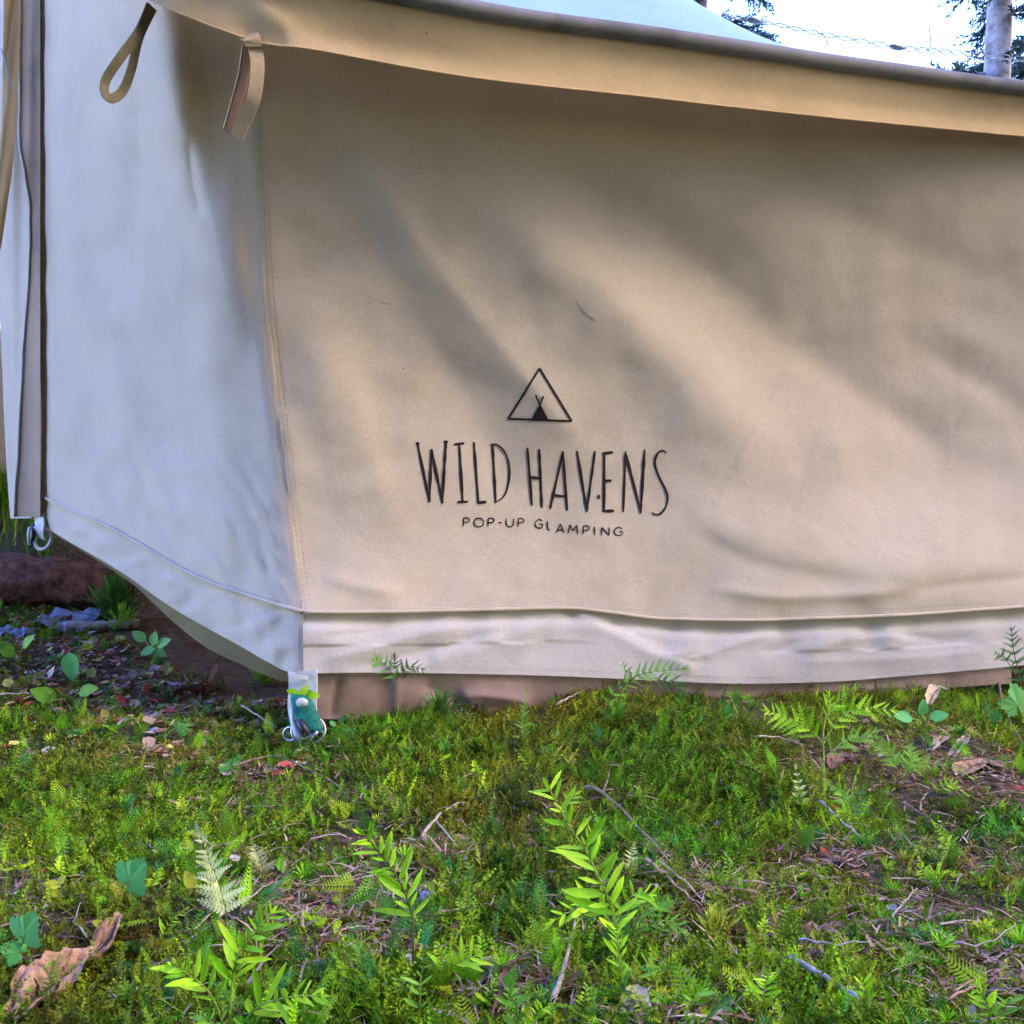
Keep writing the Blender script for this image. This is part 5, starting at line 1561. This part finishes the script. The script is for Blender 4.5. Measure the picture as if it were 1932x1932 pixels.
# -- stones, cone, plastic, log
def blob(name, label, cat, px_, py_, sx, sy, sz, mat, seed, sink=.35):
    b_ = ground_at(px_, py_); k = b_.y / F
    import bmesh
    bm = bmesh.new(); bmesh.ops.create_icosphere(bm, subdivisions=3, radius=1)
    for v in bm.verts:
        n_ = float(vnoise(v.co.x * 2 + seed, v.co.y * 2 + v.co.z, .9, 95)) * .22 + float(vnoise(v.co.x * 5, v.co.z * 5 + seed, .8, 96)) * .10
        v.co *= 1 + n_
        v.co = Vector((v.co.x * sx * k, v.co.y * sy * k, v.co.z * sz * k))
    me_ = bpy.data.meshes.new(name); bm.to_mesh(me_); bm.free(); me_.materials.append(M[mat])
    me_.polygons.foreach_set('use_smooth', np.ones(len(me_.polygons), bool))
    o = link(name, me_, None, Matrix.Translation(b_ + Vector((0, 0, sz * k * (1 - 2 * sink)))))
    return tag(o, label, cat)
blob('stone', 'grey stone half sunk in moss above the lobed leaf', 'stone', 268, 1604, 26, 20, 15, 'stone', 1)
blob('stone', 'small tan pebble on the litter below the bank', 'stone', 296, 1358, 15, 12, 10, 'twig_pale', 2)
blob('stone', 'pale pebble beneath the tan pebble', 'stone', 292, 1382, 11, 9, 7, 'stone', 3)
blob('stone', 'dark grey stone behind the leaning sprout', 'stone', 806, 1700, 18, 14, 16, 'stone', 4)
blob('stone', 'whitish pebble on the edge of moss by the lobed leaves', 'stone', 176, 1672, 8, 7, 6, 'twig_pale', 5)

def cone(label, px_, py_, L_px, an, mat='dead_dark'):
    b_ = ground_at(px_, py_); k = b_.y / F
    items = []; ms = leafset('ovate', mat)
    ax = Vector((math.sin(R(an)), -.2, math.cos(R(an)) * .55 + .15)).normalized()
    e1 = ax.orthogonal().normalized(); e2 = ax.cross(e1)
    L_ = L_px * k
    for i in range(54):
        t = i / 53; a_ = i * 2.4
        rr = .30 * L_ * math.sin(math.pi * (t * .82 + .14)) ** .8
        rad = e1 * math.cos(a_) + e2 * math.sin(a_)
        items.append((ms[i % 2], leaf_mtx(b_ + Vector((0, 0, .3 * L_)) + ax * (t - .5) * L_ + rad * rr * .35, rad + ax * .7, ax, rr * 1.1 + .001)))
    o = link('fir_cone', merged(items, 'fir_cone', M[mat]))
    return tag(o, label, 'cone')
cone('brown open fir cone by the white twig near the bottom', 1540, 1838, 62, -20)
cone('small dark cone half hidden on litter beside the slanting stick', 1582, 1645, 40, 40)
cone('loose brown cone on the bare patch above the mottled stick', 1518, 1775, 40, 10)

def scrap(label, px_, py_, w_px, d_px, seed):
    b_ = ground_at(px_, py_); k = b_.y / F
    V = []
    for i in range(16):
        for j in range(9):
            x = (i / 15 - .5) * w_px * k; y = (j / 8 - .5) * d_px * k
            V.append((b_.x + x + .004 * float(vnoise(j * 9., i, 11, 97 + seed)), b_.y + y, float(terrain(b_.x + x, b_.y + y)) + .014 + .010 * float(vnoise(i * 5. + seed * 40, j * 9., 14, 98))))
    o = link('plastic_scrap', mesh('plastic_scrap', V, grid_faces(16, 9)[:, ::-1].copy(), M['tarp']))
    return tag(o, label, 'plastic')
scrap('blue grey plastic sheet scrap lying below the rotten log', 130, 1180, 90, 90, 0)
scrap('small blue plastic scrap at the picture edge by flat leaves', 18, 1206, 70, 60, 1)

# rotten log under the door corner
A_ = Vector((-1.75, 2.12, 0)); B_ = Vector((-.92, 2.38, 0))
LV = []; nl, na = 70, 28
for i in range(nl):
    t = i / (nl - 1); p = A_.lerp(B_, t)
    z0 = float(terrain(p.x, p.y - .1)) + .035
    rr = .115 * (1 - .25 * t) * (1 + .12 * float(vnoise(t * 40, 2, 6, 99)))
    if i in (0, nl - 1): rr *= .3
    for j in range(na):
        a_ = 2 * math.pi * j / na
        r2 = rr * (1 + .10 * float(vnoise(j * 2.0, t * 18, 3, 101)) + .07 * float(vnoise(j * 5., t * 60, 4, 102)))
        LV.append(p + Vector((.3 * math.cos(a_) * r2, -math.cos(a_) * r2, 0)) + Vector((0, 0, z0 + math.sin(a_) * r2 * .75)))
LF = [(i * na + j, i * na + (j + 1) % na, (i + 1) * na + (j + 1) % na, (i + 1) * na + j) for i in range(nl - 1) for j in range(na)]
tag(link('rotten_log', mesh('rotten_log', LV, LF, M['wood'])), 'reddish brown rotten log sunk in the bank below the door strap', 'log')

# ------------------------------------------------------------------ moss, needles and scraps (uncountable)
def rhomb_sprig(n_leaf, h, leaf, w, seed, flat=False):
    g = np.random.default_rng(seed)
    V, T_ = [], []
    for i in range(n_leaf):
        t = (i + .5) / n_leaf; a_ = i * 2.4 + g.uniform(-.3, .3)
        if flat: a_ = (0 if i % 2 else math.pi) + g.uniform(-.25, .25)
        el = g.uniform(.1, .7) + t * .5
        o = np.array([0, 0, h * t]); L_ = leaf * g.uniform(.7, 1.2) * ((1.15 - t) if flat else (1 - .3 * t))
        d = np.array([math.cos(a_) * math.cos(el), math.sin(a_) * math.cos(el), math.sin(el)])
        s = np.cross(d, [0, 0, 1]); s = s / np.linalg.norm(s)
        b0 = len(V)
        V += [o, o + d * L_ * .45 + s * w, o + d * L_ * .45 - s * w, o + d * L_ - np.array([0, 0, .15 * L_])]
        T_ += [(b0, b0 + 1, b0 + 3), (b0, b0 + 3, b0 + 2)]
    b0 = len(V)
    V += [np.array([-w * .5, 0, -.2 * h]), np.array([w * .5, 0, -.2 * h]), np.array([0, 0, h * 1.1])]; T_ += [(b0, b0 + 1, b0 + 2)]
    return np.array(V), np.array(T_)


def scatter_near(n_):
    """denser towards the viewer, where single shoots show"""
    v = rng.uniform(330, 1130, n_)
    y = .42 * F / v
    x = rng.uniform(-.60, .60, n_) * (y + .08)
    keep = under_tent(x, y) < .07
    return x[keep], y[keep]


def scatter(n_, x0=-1.75, x1=1.35, y0=.55, y1=2.3):
    x = rng.uniform(x0, x1, n_); y = rng.uniform(y0, y1, n_)
    keep = (np.abs(x) < 0.60 * y + .18) & (under_tent(x, y) < .07)
    return x[keep], y[keep]


PAL = np.array([(0.18, 0.165, 0.012), (0.09, 0.27, 0.008), (0.33, 0.42, 0.014), (0.07, 0.28, 0.050), (0.27, 0.15, 0.035)])


def moss_cols(x, y, bias=None):
    n_ = len(x)
    near = smooth(1.42, 1.1, y)          # olive close to the tent
    w0 = .85 + .8 * vnoise(x, y, .22, 110) + .6 * (1 - near)
    w1 = .6 + .9 * vnoise(x, y, .17, 111) + .3 * smooth(-.1, -.6, x)
    w2 = .15 + .8 * vnoise(x, y, .13, 112) + .35 * near
    w3 = .05 + .7 * vnoise(x, y, .15, 113)
    w4 = .30 + .8 * vnoise(x, y, .11, 114) + .9 * litter(x, y)
    W_ = np.clip(np.stack([w0, w1, w2, w3, w4], -1), .03, None) ** 1.6
    if bias is not None: W_ = W_ * bias
    W_ /= W_.sum(1, keepdims=True)
    c = np.cumsum(W_, 1); r = rng.random(n_)[:, None]
    idx = (r > c).sum(1).clip(0, 4)
    C = PAL[idx] * .5 + (W_ @ PAL) * .5
    return C * rng.uniform(.4, 1.7, (n_, 1)) * rng.uniform(.9, 1.1, (n_, 3)) * (1 + .35 * vnoise(x, y, .05, 132))[:, None]


parts_ = []
for k in range(6):                                  # short cushion moss
    tv, tt = rhomb_sprig(8, .010, .0080, .0011, 200 + k)
    x, y = (np.concatenate(q) for q in zip(scatter(12000), scatter_near(11000)))
    clump = .5 + .5 * vnoise(x, y, .045, 130) + .35 * vnoise(x, y, .10, 131)
    kp = (rng.random(len(x)) > litter(x, y) * .78) & (rng.random(len(x)) < .45 + .9 * clump)
    x, y = x[kp], y[kp]; n_ = len(x)
    z = terrain(x, y) - .001
    parts_.append(soup(tv, tt, rot_mats(rng.uniform(0, 6.28, n_), np.abs(rng.normal(0, .45, n_)), rng.uniform(0, 6.28, n_), rng.uniform(.45, 1.15, n_) * (.75 + .35 * smooth(.8, 1.4, y)) * np.clip(.55 + .8 * (.5 + .5 * vnoise(x, y, .045, 130) + .35 * vnoise(x, y, .10, 131)), .5, 1.5)), np.stack([x, y, z], -1), moss_cols(x, y)))
for k in range(5):                                  # feathery shoots
    tv, tt = rhomb_sprig(16, .030, .011, .0012, 300 + k, True)
    x, y = (np.concatenate(q) for q in zip(scatter(5000), scatter_near(2600)))
    d_ = .5 + .9 * vnoise(x, y, .2, 115) - litter(x, y)
    kp = rng.random(len(x)) < np.clip(d_, 0.04, 1)
    x, y = x[kp], y[kp]; n_ = len(x)
    parts_.append(soup(tv, tt, rot_mats(rng.uniform(0, 6.28, n_), rng.uniform(.3, 1.3, n_), rng.uniform(0, 6.28, n_), rng.uniform(.6, 1.35, n_)), np.stack([x, y, terrain(x, y) + .001], -1), moss_cols(x, y, np.array([.7, 1.6, 1.5, 1.3, .2]))))
V, Fc, C = join(parts_)
tag(link('moss', mesh('moss', V, Fc, M['foliage'], False, C)), 'olive and green moss carpet before the tent', 'moss', kind='stuff')

LP = np.array([(0.42, 0.26, 0.15), (0.24, 0.11, 0.065), (0.44, 0.30, 0.16), (0.30, 0.19, 0.14), (0.15, 0.07, 0.04)])
tv = np.array([(-.5, 0, -.02), (.5, 0, -.02), (-.35, 0.5, .06), (.35, 0.5, .06), (0, 1, .0), (0, .5, -.05)]) * np.array([.085, 1, 1])
tt = np.array([(0, 1, 3), (0, 3, 2), (2, 3, 4)])
x, y = (np.concatenate(q) for q in zip(scatter(45000), scatter_near(30000)))
kp = rng.random(len(x)) < .07 + 1.0 * litter(x, y)
x, y = x[kp], y[kp]; n_ = len(x)
Lr = rng.gamma(3, .0052, n_).clip(.005, .045)
mt = rot_mats(rng.uniform(0, 6.28, n_), rng.normal(0, .22, n_), rng.uniform(0, 6.28, n_), Lr)
tvn = tv
V, Fc, C = soup(tvn, tt, mt, np.stack([x, y, terrain(x, y) + .004 + rng.uniform(0, .008, n_)], -1), LP[rng.integers(0, 5, n_)] * rng.uniform(.6, 1.4, (n_, 1)))
M['litter'] = leaf_mat('dry_litter', None, attr=True, tw=.08, rough=.8)
tag(link('needle_litter', mesh('needle_litter', V, Fc, M['litter'], False, C)), 'dry brown needles and straws strewn over moss', 'litter', kind='stuff')

tv = np.array([(0, 0, 0), (-.4, .35, .12), (.4, .3, .10), (-.3, .75, .05), (.32, .7, .18), (0, 1, .1), (0, .5, -.05)])
tt = np.array([(0, 6, 1), (0, 2, 6), (1, 6, 3), (2, 4, 6), (3, 6, 5), (6, 4, 5)])
x, y = scatter(20000)
kp = rng.random(len(x)) < .06 + .85 * litter(x, y)
x, y = x[kp], y[kp]; n_ = len(x)
LS = np.array([(0.38, 0.19, 0.09), (0.52, 0.36, 0.20), (0.24, 0.10, 0.06), (0.40, 0.07, 0.045), (0.50, 0.42, 0.30), (0.30, 0.22, 0.18)])
V, Fc, C = soup(tv, tt, rot_mats(rng.uniform(0, 6.28, n_), rng.normal(0, .4, n_), rng.uniform(0, 6.28, n_), rng.gamma(3, .0024, n_).clip(.003, .013)), np.stack([x, y, terrain(x, y) + .005], -1), LS[rng.integers(0, 6, n_)] * rng.uniform(.6, 1.3, (n_, 1)))
n_ = 9000
x = rng.uniform(-1.7, -.28, n_); y = rng.uniform(1.3, 2.25, n_)
kp = (under_tent(x, y) < .05) & (x > -.62 * y - .15) & (rng.random(n_) < np.clip(litter(x, y) + .15, 0, 1)); x, y = x[kp], y[kp]; n_ = len(x)
LB = np.array([(0.42, 0.22, 0.12), (0.52, 0.36, 0.22), (0.30, 0.13, 0.08), (0.46, 0.09, 0.06), (0.55, 0.44, 0.30), (0.40, 0.27, 0.22), (0.50, 0.46, 0.10)])
part2 = soup(tv, tt, rot_mats(rng.uniform(0, 6.28, n_), rng.normal(0, .5, n_), rng.uniform(0, 6.28, n_), rng.gamma(3, .0045, n_).clip(.005, .024)), np.stack([x, y, terrain(x, y) + .006], -1), LB[rng.integers(0, 7, n_)] * rng.uniform(.5, 1.3, (n_, 1)))
V, Fc, C = join([(V, Fc, C), part2])
tag(link('leaf_litter', mesh('leaf_litter', V, Fc, M['litter'], False, C)), 'crumbled brown leaf and bark scraps on the ground', 'litter', kind='stuff')

# low seedlings too many and too small to tell apart
parts_ = []
def np_mesh(me_):
    v = np.array([tuple(q.co) for q in me_.vertices]); f = []
    for p in me_.polygons:
        i = list(p.vertices); f.append(i[:3]); f.append([i[0], i[2], i[3]])
    return v, np.array(f)
pv, pf = np_mesh(pinna(4, .30, 'tmp', None, -.1))
sv, sf = [], []
for i in range(11):
    t = (i + 1) / 12
    for sgn in (-1, 1):
        a_ = sgn * 1.0
        Rm = np.array([[math.cos(a_), math.sin(a_), 0], [-math.sin(a_), math.cos(a_), 0], [0, 0, 1]])
        L_ = .40 * (1.05 - t * .85)
        w_ = (pv * L_) @ Rm.T
        w_ = np.stack([w_[:, 0], w_[:, 2] + .0, w_[:, 1] + t], -1)
        sf.append(pf + len(sv) * len(pv)); sv.append(w_)
tvf, ttf = np.concatenate(sv), np.concatenate(sf)
UC = np.array([(0.16, 0.42, 0.015), (0.30, 0.60, 0.015), (0.07, 0.30, 0.06), (0.44, 0.58, 0.03), (0.07, 0.20, 0.015)])
x, y = (np.concatenate(q) for q in zip(scatter(900), scatter_near(800)))
kp = rng.random(len(x)) < np.clip(.55 + .9 * vnoise(x, y, .25, 120), .08, 1)
x, y = x[kp], y[kp]; n_ = len(x)
parts_.append(soup(tvf, ttf, rot_mats(rng.uniform(0, 6.28, n_), rng.uniform(.2, 1.35, n_), rng.uniform(0, 6.28, n_), rng.uniform(.018, .046, n_)), np.stack([x, y, terrain(x, y) + .001], -1), UC[rng.integers(0, 5, n_)] * rng.uniform(.7, 1.3, (n_, 1))))
nv_, nf_ = np_mesh(blade(.13, .12, .25, 4, 'needle', 'tmp'))
sv, sf = [], []
for i in range(16):
    a_, el = i * 2.4, .35 + .6 * ((i * 7) % 16) / 16
    d = Vector((math.cos(a_) * math.cos(el), math.sin(a_) * math.cos(el), math.sin(el)))
    mx_ = np.array(leaf_mtx(Vector((0, 0, .25 * i / 16)), d, (0, 0, 1), .75))
    sf.append(nf_ + len(sv) * len(nv_)); sv.append(nv_ @ mx_[:3, :3].T + mx_[:3, 3])
tvf, ttf = np.concatenate(sv), np.concatenate(sf)
x, y = (np.concatenate(q) for q in zip(scatter(900), scatter_near(900)))
kp = rng.random(len(x)) < np.clip(.5 + .9 * vnoise(x, y, .2, 121), .05, 1)
x, y = x[kp], y[kp]; n_ = len(x)
parts_.append(soup(tvf, ttf, rot_mats(rng.uniform(0, 6.28, n_), rng.uniform(0, .7, n_), rng.uniform(0, 6.28, n_), rng.uniform(.010, .022, n_)), np.stack([x, y, terrain(x, y) + .002], -1), UC[rng.integers(0, 5, n_)] * rng.uniform(.7, 1.3, (n_, 1))))
V, Fc, C = join(parts_)
tag(link('undergrowth', mesh('undergrowth', V, Fc, M['foliage'], True, C)), 'tiny fern and needle seedlings scattered through the moss', 'undergrowth', kind='stuff')

# grass beyond the bank, beside the door
tv = np.array([(-.02, 0, 0), (.02, 0, 0), (-.014, .12, .5), (.014, .12, .5), (0, .35, 1)]); tt = np.array([(0, 1, 3), (0, 3, 2), (2, 3, 4)])
n_ = 9000
x = rng.uniform(-3.4, -1.0, n_); y = rng.uniform(2.45, 4.6, n_)
kp = x < -.50 * y + .12; x, y = x[kp], y[kp]; n_ = len(x)
V, Fc, C = soup(tv, tt, rot_mats(rng.uniform(0, 6.28, n_), rng.uniform(0, .5, n_), rng.uniform(0, 6.28, n_), rng.uniform(.05, .13, n_)), np.stack([x, y, terrain(x, y)], -1), UC[rng.integers(0, 5, n_)] * rng.uniform(.6, 1.3, (n_, 1)))
tag(link('grass', mesh('grass', V, Fc, M['foliage'], False, C)), 'green grass growing behind the log beside the door', 'grass', kind='stuff')
